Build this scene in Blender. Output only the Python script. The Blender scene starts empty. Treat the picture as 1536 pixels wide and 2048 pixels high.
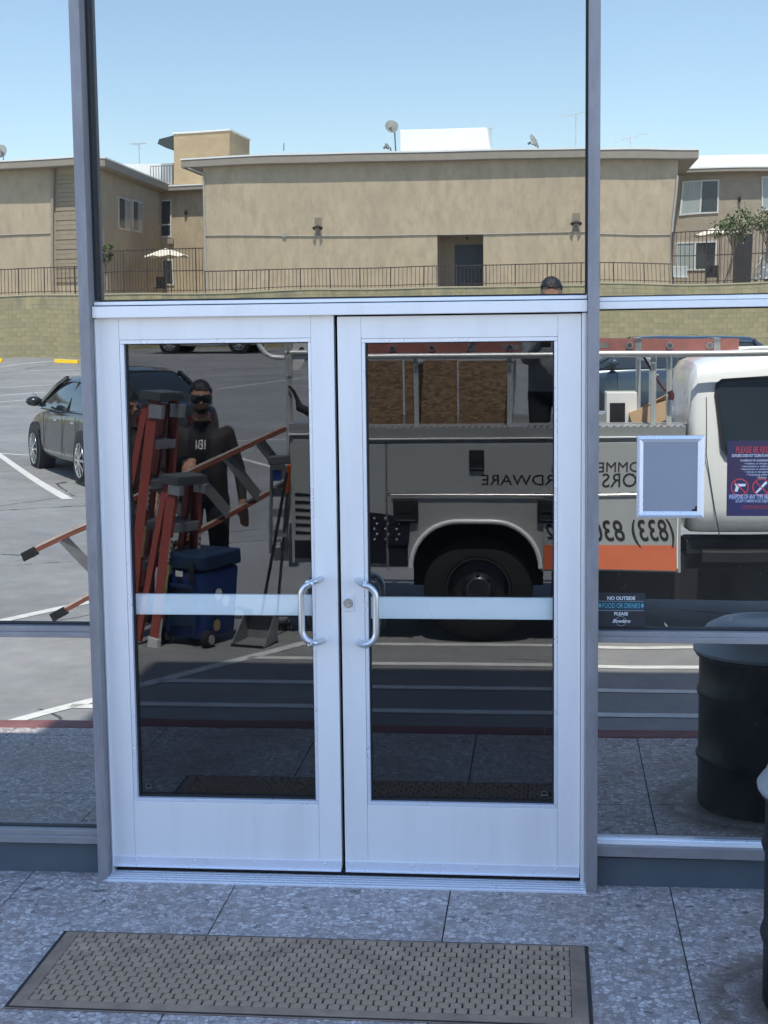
import bpy, bmesh, math, random
from mathutils import Vector, Matrix, noise as mnoise
random.seed(7)
SC = bpy.context.scene
COL = SC.collection
R = math.radians
# ------------------------------------------------------------------ camera
F = 3100.0                                   # focal length in photograph pixels (1536 x 2048)
def _n(v): return v.normalized()
YC = _n(Vector((1090-768, 656-1024, F)))     # world +Y (into the shop) seen from the camera
_v = -Vector((1085-768, 28000-1024, F)); ZC = _n(_v - YC*_v.dot(YC)); XC = YC.cross(ZC)
CAM = Vector((0.0, -5.52, 2.015))
cd = bpy.data.cameras.new('camera'); cam = bpy.data.objects.new('camera', cd); COL.objects.link(cam)
cd.sensor_fit = 'VERTICAL'; cd.sensor_height = 24.0; cd.lens = F/2048*24.0
cd.clip_start = 0.005; cd.clip_end = 3000
_m = Matrix(((XC[0], -XC[1], -XC[2]), (YC[0], -YC[1], -YC[2]), (ZC[0], -ZC[1], -ZC[2]))).to_4x4()
_m.translation = CAM; cam.matrix_world = _m
SC.camera = cam
# ------------------------------------------------------------------ sky, sun, exposure
SUN_EL, SUN_AZ = 66.0, 8.0                   # sun stands behind the shop (+Y), a little towards +X
w = bpy.data.worlds.new('World'); SC.world = w; w.use_nodes = True
nt = w.node_tree
sky = nt.nodes.new('ShaderNodeTexSky'); sky.sky_type = 'NISHITA'; sky.sun_disc = False
sky.sun_elevation = R(SUN_EL); sky.sun_rotation = R(SUN_AZ)
sky.air_density = 1.0; sky.dust_density = .45; sky.ozone_density = 1.6; sky.altitude = 60
nt.nodes['Background'].inputs[1].default_value = 0.13
nt.links.new(sky.outputs[0], nt.nodes['Background'].inputs[0])
sl = bpy.data.lights.new('sun', 'SUN'); sl.energy = 3.3; sl.angle = R(0.53); sl.color = (1.0, 0.95, 0.88)
so = bpy.data.objects.new('sun', sl); COL.objects.link(so)
_d = Vector((math.sin(R(SUN_AZ))*math.cos(R(SUN_EL)), math.cos(R(SUN_AZ))*math.cos(R(SUN_EL)), math.sin(R(SUN_EL))))
so.rotation_euler = _d.to_track_quat('Z', 'Y').to_euler()
so.location = (0, 30, 60)
SC.view_settings.view_transform = 'Standard'; SC.view_settings.look = 'None'
SC.view_settings.exposure = 1.85; SC.view_settings.gamma = 1.0; SC.view_settings.use_curve_mapping = False
SC.render.engine = 'CYCLES'; SC.cycles.max_bounces = 10; SC.cycles.transparent_max_bounces = 12
SC.cycles.use_denoising = True

# ------------------------------------------------------------------ pixel helpers (a pixel is a direction; distance comes from planes and ground)
def ray(px, py):
    v = Vector(((px-768)/F, (py-1024)/F, 1.0)); return Vector((XC.dot(v), YC.dot(v), ZC.dot(v)))
def un(px, py, y=0.0):
    r = ray(px, py); t = (y-CAM.y)/r.y; return CAM + r*t
DOOR_TILT = 0.0032                            # the left leaf hangs a hair out of plumb
def rr(px, py, tilt=0.0):
    r = ray(px, py); h = CAM + r*((0-CAM.y)/r.y)
    n = Vector((0, -math.cos(tilt), -math.sin(tilt)))
    return h, r - n*(2*r.dot(n))
def at(px, py, D, tilt=0.0):                  # point of the lot seen mirrored at a pixel, D metres out from the glass
    h, r = rr(px, py, tilt); return h + r*((-D-h.y)/r.y)
PROF = [(-2, -.13), (2.2, -.13), (5.3, -.19), (8, -.19), (16, -.05), (60, .93), (400, .93)]
def lotz(D):
    for (a, za), (b, zb) in zip(PROF, PROF[1:]):
        if D <= b: return za + (zb-za)*(D-a)/(b-a)
    return PROF[-1][1]
def gnd(px, py, tilt=0.0):
    h, r = rr(px, py, tilt); r = r/(-r.y); a = 2.2
    while a < 400:
        p = h + r*a
        if p.z <= lotz(a): break
        a += .02
    p = h + r*a; p.z = lotz(a); return p

# ------------------------------------------------------------------ materials
def new_mat(name):
    m = bpy.data.materials.new(name); m.use_nodes = True; m.node_tree.nodes.clear(); return m, m.node_tree.nodes, m.node_tree.links
MATS = {}
def mat(name, col, rough=.6, metal=0.0, var=.12, vs=6.0, bump=0.0, bs=60.0, spec=.5, dirt=0.0, ds=3.0, dcol=(.08, .07, .06), coat=0.0, stretch=(1, 1, 1), emit=0):
    if name in MATS: return MATS[name]
    m, N, L = new_mat(name)
    out = N.new('ShaderNodeOutputMaterial'); b = N.new('ShaderNodeBsdfPrincipled'); L.new(b.outputs[0], out.inputs[0])
    tc = N.new('ShaderNodeTexCoord'); mp = N.new('ShaderNodeMapping'); mp.inputs['Scale'].default_value = stretch
    L.new(tc.outputs['Object'], mp.inputs[0])
    n1 = N.new('ShaderNodeTexNoise'); n1.inputs['Scale'].default_value = vs; n1.inputs['Detail'].default_value = 6; n1.inputs['Roughness'].default_value = .62
    L.new(mp.outputs[0], n1.inputs['Vector'])
    cr = N.new('ShaderNodeValToRGB'); cr.color_ramp.elements[0].position = .28; cr.color_ramp.elements[1].position = .72
    cr.color_ramp.elements[0].color = tuple(max(0, c*(1-var)) for c in col)+(1,); cr.color_ramp.elements[1].color = tuple(min(1, c*(1+var)) for c in col)+(1,)
    L.new(n1.outputs[0], cr.inputs[0]); last = cr.outputs[0]
    if dirt > 0:
        n2 = N.new('ShaderNodeTexNoise'); n2.inputs['Scale'].default_value = ds; n2.inputs['Detail'].default_value = 9; n2.inputs['Roughness'].default_value = .7
        L.new(mp.outputs[0], n2.inputs['Vector'])
        r2 = N.new('ShaderNodeValToRGB'); r2.color_ramp.elements[0].position = .48; r2.color_ramp.elements[1].position = .72
        r2.color_ramp.elements[0].color = (0, 0, 0, 1); r2.color_ramp.elements[1].color = (dirt, dirt, dirt, 1)
        L.new(n2.outputs[0], r2.inputs[0])
        mx = N.new('ShaderNodeMix'); mx.data_type = 'RGBA'; mx.inputs[7].default_value = tuple(dcol)+(1,)
        L.new(r2.outputs[0], mx.inputs[0]); L.new(last, mx.inputs[6]); last = mx.outputs[2]
    L.new(last, b.inputs['Base Color'])
    b.inputs['Metallic'].default_value = metal; b.inputs['Specular IOR Level'].default_value = spec; b.inputs['Coat Weight'].default_value = coat; b.inputs['Coat Roughness'].default_value = .06
    rm = N.new('ShaderNodeMapRange'); rm.inputs[3].default_value = max(.02, rough-.04); rm.inputs[4].default_value = min(1, rough+.04); L.new(n1.outputs[0], rm.inputs[0]); L.new(rm.outputs[0], b.inputs['Roughness'])
    if bump > 0:
        nb = N.new('ShaderNodeTexNoise'); nb.inputs['Scale'].default_value = bs; nb.inputs['Detail'].default_value = 5; L.new(mp.outputs[0], nb.inputs['Vector'])
        bp = N.new('ShaderNodeBump'); bp.inputs['Strength'].default_value = bump; bp.inputs['Distance'].default_value = .02; L.new(nb.outputs[0], bp.inputs['Height']); L.new(bp.outputs[0], b.inputs['Normal'])
    MATS[name] = m; return m

def glass_mat(name, refl, tint, trans, wav=.0, ws=1.2, rough=0.0, dust=.02):
    m, N, L = new_mat(name)
    out = N.new('ShaderNodeOutputMaterial'); g = N.new('ShaderNodeBsdfGlossy'); g.inputs['Roughness'].default_value = rough; g.inputs['Color'].default_value = tuple(tint)+(1,)
    t = N.new('ShaderNodeBsdfTransparent'); t.inputs['Color'].default_value = tuple(trans)+(1,)
    fr = N.new('ShaderNodeLayerWeight'); fr.inputs['Blend'].default_value = .25
    mr = N.new('ShaderNodeMapRange'); mr.inputs[3].default_value = refl; mr.inputs[4].default_value = min(1, refl+.5); L.new(fr.outputs['Fresnel'], mr.inputs[0])
    mx = N.new('ShaderNodeMixShader'); L.new(mr.outputs[0], mx.inputs[0]); L.new(t.outputs[0], mx.inputs[1]); L.new(g.outputs[0], mx.inputs[2])
    # dust film and specks on the pane
    df = N.new('ShaderNodeBsdfDiffuse'); df.inputs[0].default_value = (.62, .60, .55, 1)
    tc = N.new('ShaderNodeTexCoord'); nz = N.new('ShaderNodeTexNoise'); nz.inputs['Scale'].default_value = 2.3; nz.inputs['Detail'].default_value = 8; nz.inputs['Roughness'].default_value = .75; L.new(tc.outputs['Object'], nz.inputs['Vector'])
    vo = N.new('ShaderNodeTexVoronoi'); vo.inputs['Scale'].default_value = 38; vo.inputs['Randomness'].default_value = 1; L.new(tc.outputs['Object'], vo.inputs['Vector'])
    lt = N.new('ShaderNodeMath'); lt.operation = 'LESS_THAN'; lt.inputs[1].default_value = .055; L.new(vo.outputs['Distance'], lt.inputs[0])
    gt = N.new('ShaderNodeMath'); gt.operation = 'GREATER_THAN'; gt.inputs[1].default_value = .56; L.new(nz.outputs[0], gt.inputs[0])
    mu = N.new('ShaderNodeMath'); mu.operation = 'MULTIPLY'; L.new(lt.outputs[0], mu.inputs[0]); L.new(gt.outputs[0], mu.inputs[1])
    mu2 = N.new('ShaderNodeMath'); mu2.operation = 'MULTIPLY_ADD'; mu2.inputs[1].default_value = min(.35, dust*12); L.new(mu.outputs[0], mu2.inputs[0])
    r3 = N.new('ShaderNodeMapRange'); r3.inputs[1].default_value = .35; r3.inputs[2].default_value = .8; r3.inputs[3].default_value = dust*.3; r3.inputs[4].default_value = dust*1.6; L.new(nz.outputs[0], r3.inputs[0]); L.new(r3.outputs[0], mu2.inputs[2])
    m2 = N.new('ShaderNodeMixShader'); L.new(mu2.outputs[0], m2.inputs[0]); L.new(mx.outputs[0], m2.inputs[1]); L.new(df.outputs[0], m2.inputs[2]); L.new(m2.outputs[0], out.inputs[0])
    if wav > 0:
        mp = N.new('ShaderNodeMapping'); mp.inputs['Scale'].default_value = (1, 1, .75); L.new(tc.outputs['Object'], mp.inputs[0])
        nb = N.new('ShaderNodeTexNoise'); nb.inputs['Scale'].default_value = ws; nb.inputs['Detail'].default_value = 1; L.new(mp.outputs[0], nb.inputs['Vector'])
        bp = N.new('ShaderNodeBump'); bp.inputs['Strength'].default_value = 1.0; bp.inputs['Distance'].default_value = wav; L.new(nb.outputs[0], bp.inputs['Height']); L.new(bp.outputs[0], g.inputs['Normal'])
    MATS[name] = m; return m

def terrazzo():
    m, N, L = new_mat('terrazzo'); out = N.new('ShaderNodeOutputMaterial'); b = N.new('ShaderNodeBsdfPrincipled'); L.new(b.outputs[0], out.inputs[0])
    g = N.new('ShaderNodeNewGeometry'); nw = N.new('ShaderNodeTexNoise'); nw.inputs['Scale'].default_value = 14; L.new(g.outputs['Position'], nw.inputs['Vector'])
    ad = N.new('ShaderNodeMix'); ad.data_type = 'VECTOR'; ad.inputs[0].default_value = .035; L.new(g.outputs['Position'], ad.inputs[4]); L.new(nw.outputs['Color'], ad.inputs[5])
    v1 = N.new('ShaderNodeTexVoronoi'); v1.feature = 'DISTANCE_TO_EDGE'; v1.inputs['Scale'].default_value = 50; L.new(ad.outputs[1], v1.inputs['Vector'])
    v2 = N.new('ShaderNodeTexVoronoi'); v2.inputs['Scale'].default_value = 50; L.new(ad.outputs[1], v2.inputs['Vector'])
    se = N.new('ShaderNodeSeparateColor'); L.new(v2.outputs['Color'], se.inputs[0])
    rp = N.new('ShaderNodeValToRGB'); e = rp.color_ramp.elements; e[0].color = (.24, .21, .205, 1); e[1].color = (.62, .58, .56, 1)
    for p, c in ((.22, (.33, .295, .285)), (.5, (.41, .37, .36)), (.75, (.49, .45, .435))):
        x = e.new(p); x.color = c+(1,)
    L.new(se.outputs[0], rp.inputs[0])
    st = N.new('ShaderNodeMapRange'); st.inputs[1].default_value = .03; st.inputs[2].default_value = .09; L.new(v1.outputs['Distance'], st.inputs[0])
    mx = N.new('ShaderNodeMix'); mx.data_type = 'RGBA'; mx.inputs[6].default_value = (.23, .20, .195, 1); L.new(st.outputs[0], mx.inputs[0]); L.new(rp.outputs[0], mx.inputs[7])
    # worn patches, dirt, drip stains
    n2 = N.new('ShaderNodeTexNoise'); n2.inputs['Scale'].default_value = 1.7; n2.inputs['Detail'].default_value = 9; n2.inputs['Roughness'].default_value = .65; L.new(g.outputs['Position'], n2.inputs['Vector'])
    r2 = N.new('ShaderNodeMapRange'); r2.inputs[1].default_value = .46; r2.inputs[2].default_value = .74; r2.inputs[4].default_value = .7; L.new(n2.outputs[0], r2.inputs[0])
    m2 = N.new('ShaderNodeMix'); m2.data_type = 'RGBA'; m2.inputs[7].default_value = (.22, .155, .11, 1); L.new(r2.outputs[0], m2.inputs[0]); L.new(mx.outputs[2], m2.inputs[6])
    n3 = N.new('ShaderNodeTexNoise'); n3.inputs['Scale'].default_value = 17; n3.inputs['Detail'].default_value = 3; L.new(g.outputs['Position'], n3.inputs['Vector'])
    r3 = N.new('ShaderNodeMapRange'); r3.inputs[1].default_value = .655; r3.inputs[2].default_value = .675; r3.inputs[4].default_value = .7; L.new(n3.outputs[0], r3.inputs[0])
    m3 = N.new('ShaderNodeMix'); m3.data_type = 'RGBA'; m3.inputs[7].default_value = (.05, .047, .046, 1); L.new(r3.outputs[0], m3.inputs[0]); L.new(m2.outputs[2], m3.inputs[6])
    # rust ring round the drum (a stain with its own shape)
    sx = N.new('ShaderNodeVectorMath'); sx.operation = 'DISTANCE'; sx.inputs[1].default_value = (.923, -1.0, 0); L.new(g.outputs['Position'], sx.inputs[0])
    wn = N.new('ShaderNodeMath'); wn.operation = 'MULTIPLY_ADD'; wn.inputs[1].default_value = .22; L.new(n2.outputs[0], wn.inputs[0]); L.new(sx.outputs['Value'], wn.inputs[2])
    rg = N.new('ShaderNodeValToRGB'); k = rg.color_ramp.elements; k[0].position = .40; k[0].color = (.8, .8, .8, 1); k[1].position = .60; k[1].color = (0, 0, 0, 1)
    q = k.new(.47); q.color = (.35, .35, .35, 1); q = k.new(.50); q.color = (.75, .75, .75, 1)
    L.new(wn.outputs[0], rg.inputs[0])
    m4 = N.new('ShaderNodeMix'); m4.data_type = 'RGBA'; m4.inputs[7].default_value = (.10, .065, .04, 1); L.new(rg.outputs[0], m4.inputs[0]); L.new(m3.outputs[2], m4.inputs[6])
    L.new(m4.outputs[2], b.inputs['Base Color'])
    rr_ = N.new('ShaderNodeMapRange'); rr_.inputs[3].default_value = .42; rr_.inputs[4].default_value = .75; L.new(n2.outputs[0], rr_.inputs[0]); L.new(rr_.outputs[0], b.inputs['Roughness'])
    bp = N.new('ShaderNodeBump'); bp.inputs['Strength'].default_value = .15; bp.inputs['Distance'].default_value = .002; L.new(v1.outputs['Distance'], bp.inputs['Height']); L.new(bp.outputs[0], b.inputs['Normal'])
    MATS['terrazzo'] = m; return m

def asphalt():
    m, N, L = new_mat('asphalt'); out = N.new('ShaderNodeOutputMaterial'); b = N.new('ShaderNodeBsdfPrincipled'); L.new(b.outputs[0], out.inputs[0])
    g = N.new('ShaderNodeNewGeometry')
    def nz(s, d=8, r=.65):
        n = N.new('ShaderNodeTexNoise'); n.inputs['Scale'].default_value = s; n.inputs['Detail'].default_value = d; n.inputs['Roughness'].default_value = r; L.new(g.outputs['Position'], n.inputs['Vector']); return n
    a, c, f = nz(.35), nz(3.0), nz(120, 3)
    r1 = N.new('ShaderNodeValToRGB'); e = r1.color_ramp.elements; e[0].position = .3; e[0].color = (.165, .17, .162, 1); e[1].position = .7; e[1].color = (.25, .257, .245, 1); L.new(a.outputs[0], r1.inputs[0])
    m1 = N.new('ShaderNodeMix'); m1.data_type = 'RGBA'; m1.blend_type = 'OVERLAY'; m1.inputs[0].default_value = .5; L.new(r1.outputs[0], m1.inputs[6]); L.new(c.outputs['Color'], m1.inputs[7])
    hs = N.new('ShaderNodeHueSaturation'); hs.inputs['Saturation'].default_value = .12; L.new(m1.outputs[2], hs.inputs['Color'])
    m2 = N.new('ShaderNodeMix'); m2.data_type = 'RGBA'; m2.blend_type = 'OVERLAY'; m2.inputs[0].default_value = .45; L.new(hs.outputs[0], m2.inputs[6]); L.new(f.outputs[0], m2.inputs[7])
    # cracks
    v = N.new('ShaderNodeTexVoronoi'); v.feature = 'DISTANCE_TO_EDGE'; v.inputs['Scale'].default_value = .33
    wv = N.new('ShaderNodeMix'); wv.data_type = 'VECTOR'; wv.inputs[0].default_value = .12; L.new(g.outputs['Position'], wv.inputs[4]); L.new(c.outputs['Color'], wv.inputs[5]); L.new(wv.outputs[1], v.inputs['Vector'])
    cr = N.new('ShaderNodeMath'); cr.operation = 'LESS_THAN'; cr.inputs[1].default_value = .0035; L.new(v.outputs['Distance'], cr.inputs[0])
    gk = N.new('ShaderNodeMath'); gk.operation = 'GREATER_THAN'; gk.inputs[1].default_value = .5; L.new(a.outputs[0], gk.inputs[0])
    mu = N.new('ShaderNodeMath'); mu.operation = 'MULTIPLY'; L.new(cr.outputs[0], mu.inputs[0]); L.new(gk.outputs[0], mu.inputs[1])
    m3 = N.new('ShaderNodeMix'); m3.data_type = 'RGBA'; m3.inputs[7].default_value = (.045, .045, .045, 1); L.new(mu.outputs[0], m3.inputs[0]); L.new(m2.outputs[2], m3.inputs[6])
    L.new(m3.outputs[2], b.inputs['Base Color']); b.inputs['Roughness'].default_value = .85
    bp = N.new('ShaderNodeBump'); bp.inputs['Strength'].default_value = .5; bp.inputs['Distance'].default_value = .004; L.new(f.outputs[0], bp.inputs['Height']); L.new(bp.outputs[0], b.inputs['Normal'])
    MATS['asphalt'] = m; return m

def osb():
    m, N, L = new_mat('osb'); out = N.new('ShaderNodeOutputMaterial'); b = N.new('ShaderNodeBsdfPrincipled'); L.new(b.outputs[0], out.inputs[0])
    tc = N.new('ShaderNodeTexCoord'); mp = N.new('ShaderNodeMapping'); mp.inputs['Scale'].default_value = (34, 4, 95); mp.inputs['Rotation'].default_value = (0, .7, 0); L.new(tc.outputs['Object'], mp.inputs[0])
    v = N.new('ShaderNodeTexVoronoi'); v.inputs['Scale'].default_value = 1; L.new(mp.outputs[0], v.inputs['Vector'])
    s = N.new('ShaderNodeSeparateColor'); L.new(v.outputs['Color'], s.inputs[0])
    r = N.new('ShaderNodeValToRGB'); r.color_ramp.elements[0].color = (.10, .055, .03, 1); r.color_ramp.elements[1].color = (.30, .20, .11, 1); L.new(s.outputs[0], r.inputs[0]); L.new(r.outputs[0], b.inputs['Base Color']); b.inputs['Roughness'].default_value = .8
    MATS['osb'] = m; return m

terrazzo(); asphalt(); osb()
M_ALU = mat('satin aluminium', (.81, .80, .80), .38, .2, .03, 4, .02, 200, stretch=(1, 1, .1), dirt=.16, ds=6, dcol=(.42, .40, .38))
M_ALUB = mat('aluminium bead', (.78, .80, .86), .28, .4, .03, 9)
M_MULL = mat('weathered steel post', (.25, .24, .25), .55, .35, .22, 9, .08, 90, dirt=.55, ds=22, dcol=(.34, .33, .35), stretch=(1, 1, .25))
M_MUL2 = mat('weathered aluminium bar', (.30, .29, .30), .5, .5, .18, 6, .04, 80, dirt=.4, ds=9, dcol=(.15, .14, .14), stretch=(.4, 1, 1))
M_KICK = mat('slate painted panel', (.075, .095, .115), .45, 0, .1, 3, .02, 50, dirt=.3, ds=4, dcol=(.12, .12, .12))
M_BLACK = mat('black rubber', (.012, .012, .014), .6, 0, .2, 20)
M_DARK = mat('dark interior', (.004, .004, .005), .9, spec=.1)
M_SIDE = glass_mat('mirrored glass', .35, (.95, .97, .95), (.05, .06, .06), .0019, 1.5, 0, .025)
M_TRAN = glass_mat('mirrored transom glass', .325, (.95, .97, .95), (.05, .06, .06), .0016, 1.1, 0, .018)
M_DOOR = glass_mat('door glass', .05, (.97, .98, 1.0), (.96, .98, .98), .0004, 1.5, 0, .0025)
M_LOW = glass_mat('dusty mirrored glass', .42, (.95, .97, .95), (.05, .06, .06), .0019, 1.5, 0, .06)
M_STUC = mat('tan stucco', (.47, .385, .265), .9, 0, .17, 3.6, .9, 3.2, dirt=.38, ds=.9, dcol=(.31, .265, .20), stretch=(1, 1, .45))
M_STUC2 = mat('warm stucco', (.46, .35, .21), .9, 0, .1, 2.2, .8, 3.5)
M_EAVE = mat('painted fascia', (.31, .27, .22), .8, 0, .1, 3)
M_ROOFW = mat('white roof coating', (.80, .80, .77), .7, 0, .04, 2)
M_CMU = mat('yellowed block', (.36, .315, .18), .9, 0, .22, 3.2, .4, 14, dirt=.75, ds=1.3, dcol=(.20, .195, .155), stretch=(1, 1, .3))
M_IRON = mat('brown iron', (.06, .045, .04), .6, .3)
M_WPAINT = mat('white line paint', (.60, .60, .57), .8, 0, .1, 9, .2, 60, dirt=.45, ds=7, dcol=(.3, .3, .29))
M_RED = mat('red kerb paint', (.20, .075, .075), .8, 0, .25, 7, .2, 40, dirt=.7, ds=5, dcol=(.2, .1, .09))
M_YEL = mat('yellow paint', (.85, .55, .02), .7, 0, .08, 6)
M_TWHITE = mat('white truck paint', (.84, .85, .83), .28, 0, .02, 3, coat=.6)
M_TGREY = mat('grey truck paint', (.36, .37, .365), .32, 0, .04, 3, coat=.4)
M_DIAM = mat('diamond plate', (.55, .55, .55), .35, .8, .1, 30)
M_CHROME = mat('bright steel', (.75, .75, .75), .22, 1.0, .05, 8)
M_GALV = mat('light grey tube', (.58, .59, .57), .4, .4, .06, 8)
M_ORANGE = mat('orange vinyl', (.64, .16, .07), .4, 0, .05, 4)
M_NAVY = mat('black vinyl', (.014, .016, .024), .45, 0, .1, 6)
M_TYRE = mat('tyre rubber', (.013, .013, .013), .85, 0, .2, 20, .1, 60)
M_AUTOG = mat('tinted auto glass', (.02, .028, .032), .03, 0, .05, 2, spec=.9)
M_FIBER = mat('red fibreglass', (.36, .075, .055), .45, 0, .12, 7, .05, 60, dirt=.25, ds=9, dcol=(.25, .06, .05))
M_ORFIB = mat('orange fibreglass', (.24, .075, .05), .55, 0, .12, 8)
M_LALU = mat('ladder aluminium', (.42, .43, .44), .42, .7, .1, 12)
M_CAP = mat('grey plastic cap', (.085, .095, .10), .5, 0, .1, 10)
M_LABW = mat('white label', (.75, .75, .72), .5, 0, .04, 6)
M_LABY = mat('yellow label', (.62, .60, .28), .5, 0, .2, 30)
M_BLUE = mat('navy plastic', (.010, .03, .075), .42, 0, .08, 6)
M_BLUE2 = mat('blue plastic', (.012, .04, .17), .4, 0, .08, 6)
M_SKIN = mat('skin', (.40, .22, .145), .5, 0, .1, 14, .05, 90)
M_HAIR = mat('black hair', (.012, .011, .011), .45, 0, .3, 60, .6, 70)
M_SHIRT = mat('black shirt', (.008, .009, .013), .85, 0, .25, 8, .5, 14)
M_JACK = mat('charcoal jacket', (.026, .023, .023), .8, 0, .2, 8, .5, 12)
M_PANT = mat('dark trousers', (.02, .022, .03), .85, 0, .2, 8, .5, 12)
M_GSHIRT = mat('grey shirt', (.20, .21, .23), .85, 0, .15, 8, .5, 12)
M_WHITET = mat('white print', (.78, .78, .80), .6, 0, .03, 5)
M_BLACKT = mat('black print', (.02, .02, .022), .5, 0, .03, 5)
M_CURT = mat('pale curtain', (.55, .58, .55), .9, 0, .12, 8, stretch=(8, 8, .2))
M_CARD = mat('brown cardboard', (.46, .31, .18), .85, 0, .08, 5)
M_UMB = mat('cream canvas', (.78, .73, .63), .85, 0, .05, 4)
M_LEAF = mat('leaf green', (.075, .12, .03), .6, 0, .35, 9)
M_BARK = mat('pale bark', (.30, .25, .19), .9, 0, .2, 12)

# ------------------------------------------------------------------ mesh builder
class MB:
    def __init__(s): s.v = []; s.f = []; s.mi = []
    def add(s, vs, fs, mi=0):
        o = len(s.v); s.v += [tuple(v) for v in vs]
        for f in fs: s.f.append([i+o for i in f]); s.mi.append(mi)
        return s
    def hexa(s, p, mi=0): return s.add(p, [(0,1,2,3),(7,6,5,4),(0,4,5,1),(1,5,6,2),(2,6,7,3),(3,7,4,0)], mi)
    def box(s, x0, x1, y0, y1, z0, z1, mi=0):
        return s.hexa([(x0,y0,z0),(x1,y0,z0),(x1,y1,z0),(x0,y1,z0),(x0,y0,z1),(x1,y0,z1),(x1,y1,z1),(x0,y1,z1)], mi)
    def obox(s, c, size, M=None, mi=0):
        M = M or Matrix.Identity(3); c = Vector(c); a, b, d = (x/2 for x in size)
        return s.hexa([c + M @ Vector(q) for q in ((-a,-b,-d),(a,-b,-d),(a,b,-d),(-a,b,-d),(-a,-b,d),(a,-b,d),(a,b,d),(-a,b,d))], mi)
    def bar(s, p, q, wd, h, up=(0,0,1), mi=0):
        p, q = Vector(p), Vector(q); d = (q-p); L = d.length; d.normalize(); u = Vector(up); sd = d.cross(u)
        if sd.length < 1e-4: sd = d.cross(Vector((1,0,0)))
        sd.normalize(); u = sd.cross(d)
        M = Matrix((d, sd, u)).transposed(); return s.obox((p+q)/2, (L, wd, h), M, mi)
    def tube(s, pts, r, n=10, mi=0, cap=True):
        pts = [Vector(p) for p in pts]; rs = r if isinstance(r, (list, tuple)) else [r]*len(pts)
        o = len(s.v); ref = None
        for i, p in enumerate(pts):
            d = (pts[min(i+1, len(pts)-1)] - pts[max(i-1, 0)]).normalized()
            if ref is None: ref = d.orthogonal().normalized()
            ref = (ref - d*ref.dot(d)).normalized(); b = d.cross(ref)
            for k in range(n):
                a = 2*math.pi*k/n; s.v.append(tuple(p + (ref*math.cos(a)+b*math.sin(a))*rs[i]))
        for i in range(len(pts)-1):
            for k in range(n):
                s.f.append([o+i*n+k, o+i*n+(k+1)%n, o+(i+1)*n+(k+1)%n, o+(i+1)*n+k]); s.mi.append(mi)
        if cap:
            s.f.append([o+k for k in range(n)][::-1]); s.mi.append(mi); s.f.append([o+(len(pts)-1)*n+k for k in range(n)]); s.mi.append(mi)
        return s
    def lathe(s, prof, c=(0,0,0), n=32, axis='z', mi=0, a0=0, a1=2*math.pi):
        o = len(s.v); full = abs(a1-a0-2*math.pi) < 1e-6; m = n if full else n+1
        for r, z in prof:
            for k in range(m):
                a = a0+(a1-a0)*k/n; x, y = r*math.cos(a), r*math.sin(a)
                p = (x, y, z) if axis == 'z' else ((x, z, y) if axis == 'y' else (z, x, y)); s.v.append((p[0]+c[0], p[1]+c[1], p[2]+c[2]))
        for i in range(len(prof)-1):
            for k in range(n):
                s.f.append([o+i*m+k, o+i*m+(k+1)%m, o+(i+1)*m+(k+1)%m, o+(i+1)*m+k]); s.mi.append(mi)
        return s
    def prism(s, pts, a0, a1, axis='y', mi=0):
        n = len(pts); f = {'y': lambda p, a: (p[0], a, p[1]), 'x': lambda p, a: (a, p[0], p[1]), 'z': lambda p, a: (p[0], p[1], a)}[axis]
        return s.add([f(p, a0) for p in pts]+[f(p, a1) for p in pts], [list(range(n))[::-1], list(range(n, 2*n))]+[(i, (i+1)%n, (i+1)%n+n, i+n) for i in range(n)], mi)
    def sphere(s, c, r, n=16, m=10, mi=0):
        rx, ry, rz = r if isinstance(r, (tuple, list)) else (r, r, r)
        o = len(s.v)
        for i in range(m+1):
            t = math.pi*i/m
            for k in range(n):
                a = 2*math.pi*k/n; s.v.append((c[0]+rx*math.sin(t)*math.cos(a), c[1]+ry*math.sin(t)*math.sin(a), c[2]+rz*math.cos(t)))
        for i in range(m):
            for k in range(n): s.f.append([o+i*n+k, o+i*n+(k+1)%n, o+(i+1)*n+(k+1)%n, o+(i+1)*n+k]); s.mi.append(mi)
        return s
    def mesh(s, name, mats, off=(0,0,0), smooth=None):
        me = bpy.data.meshes.new(name); ox, oy, oz = off
        me.from_pydata([(a-ox, b-oy, c-oz) for a, b, c in s.v], [], s.f)
        for m in (mats if isinstance(mats, (list, tuple)) else [mats]): me.materials.append(m)
        for p, i in zip(me.polygons, s.mi): p.material_index = i
        bm = bmesh.new(); bm.from_mesh(me); bmesh.ops.remove_doubles(bm, verts=bm.verts, dist=1e-6)
        bmesh.ops.recalc_face_normals(bm, faces=bm.faces); bm.to_mesh(me); bm.free()
        if smooth:
            me.shade_smooth(); me.set_sharp_from_angle(angle=R(smooth))
        me.update(); return me
    def build(s, name, mats, parent=None, smooth=None, bevel=0.0, local=False, seg=2):
        off = (0, 0, 0)
        if parent is not None and not local:
            r = parent
            while r.parent is not None: r = r.parent
            off = tuple(r.location)
        o = bpy.data.objects.new(name, s.mesh(name, mats, off, smooth)); COL.objects.link(o)
        if parent is not None: o.parent = parent
        if bevel > 0:
            b = o.modifiers.new('bevel', 'BEVEL'); b.width = bevel; b.segments = seg; b.limit_method = 'ANGLE'; b.angle_limit = R(40)
        return o
def tag(o, label, cat, group=None):
    o['label'] = label; o['category'] = cat
    if group: o['group'] = group
    return o
def struct(o): o['kind'] = 'structure'; return o
def thing(name, label, cat, loc=(0,0,0), rot=(0,0,0), group=None):
    o = bpy.data.objects.new(name, None); COL.objects.link(o); o.location = loc; o.rotation_euler = rot; o.empty_display_size = .1
    return tag(o, label, cat, group)
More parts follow.
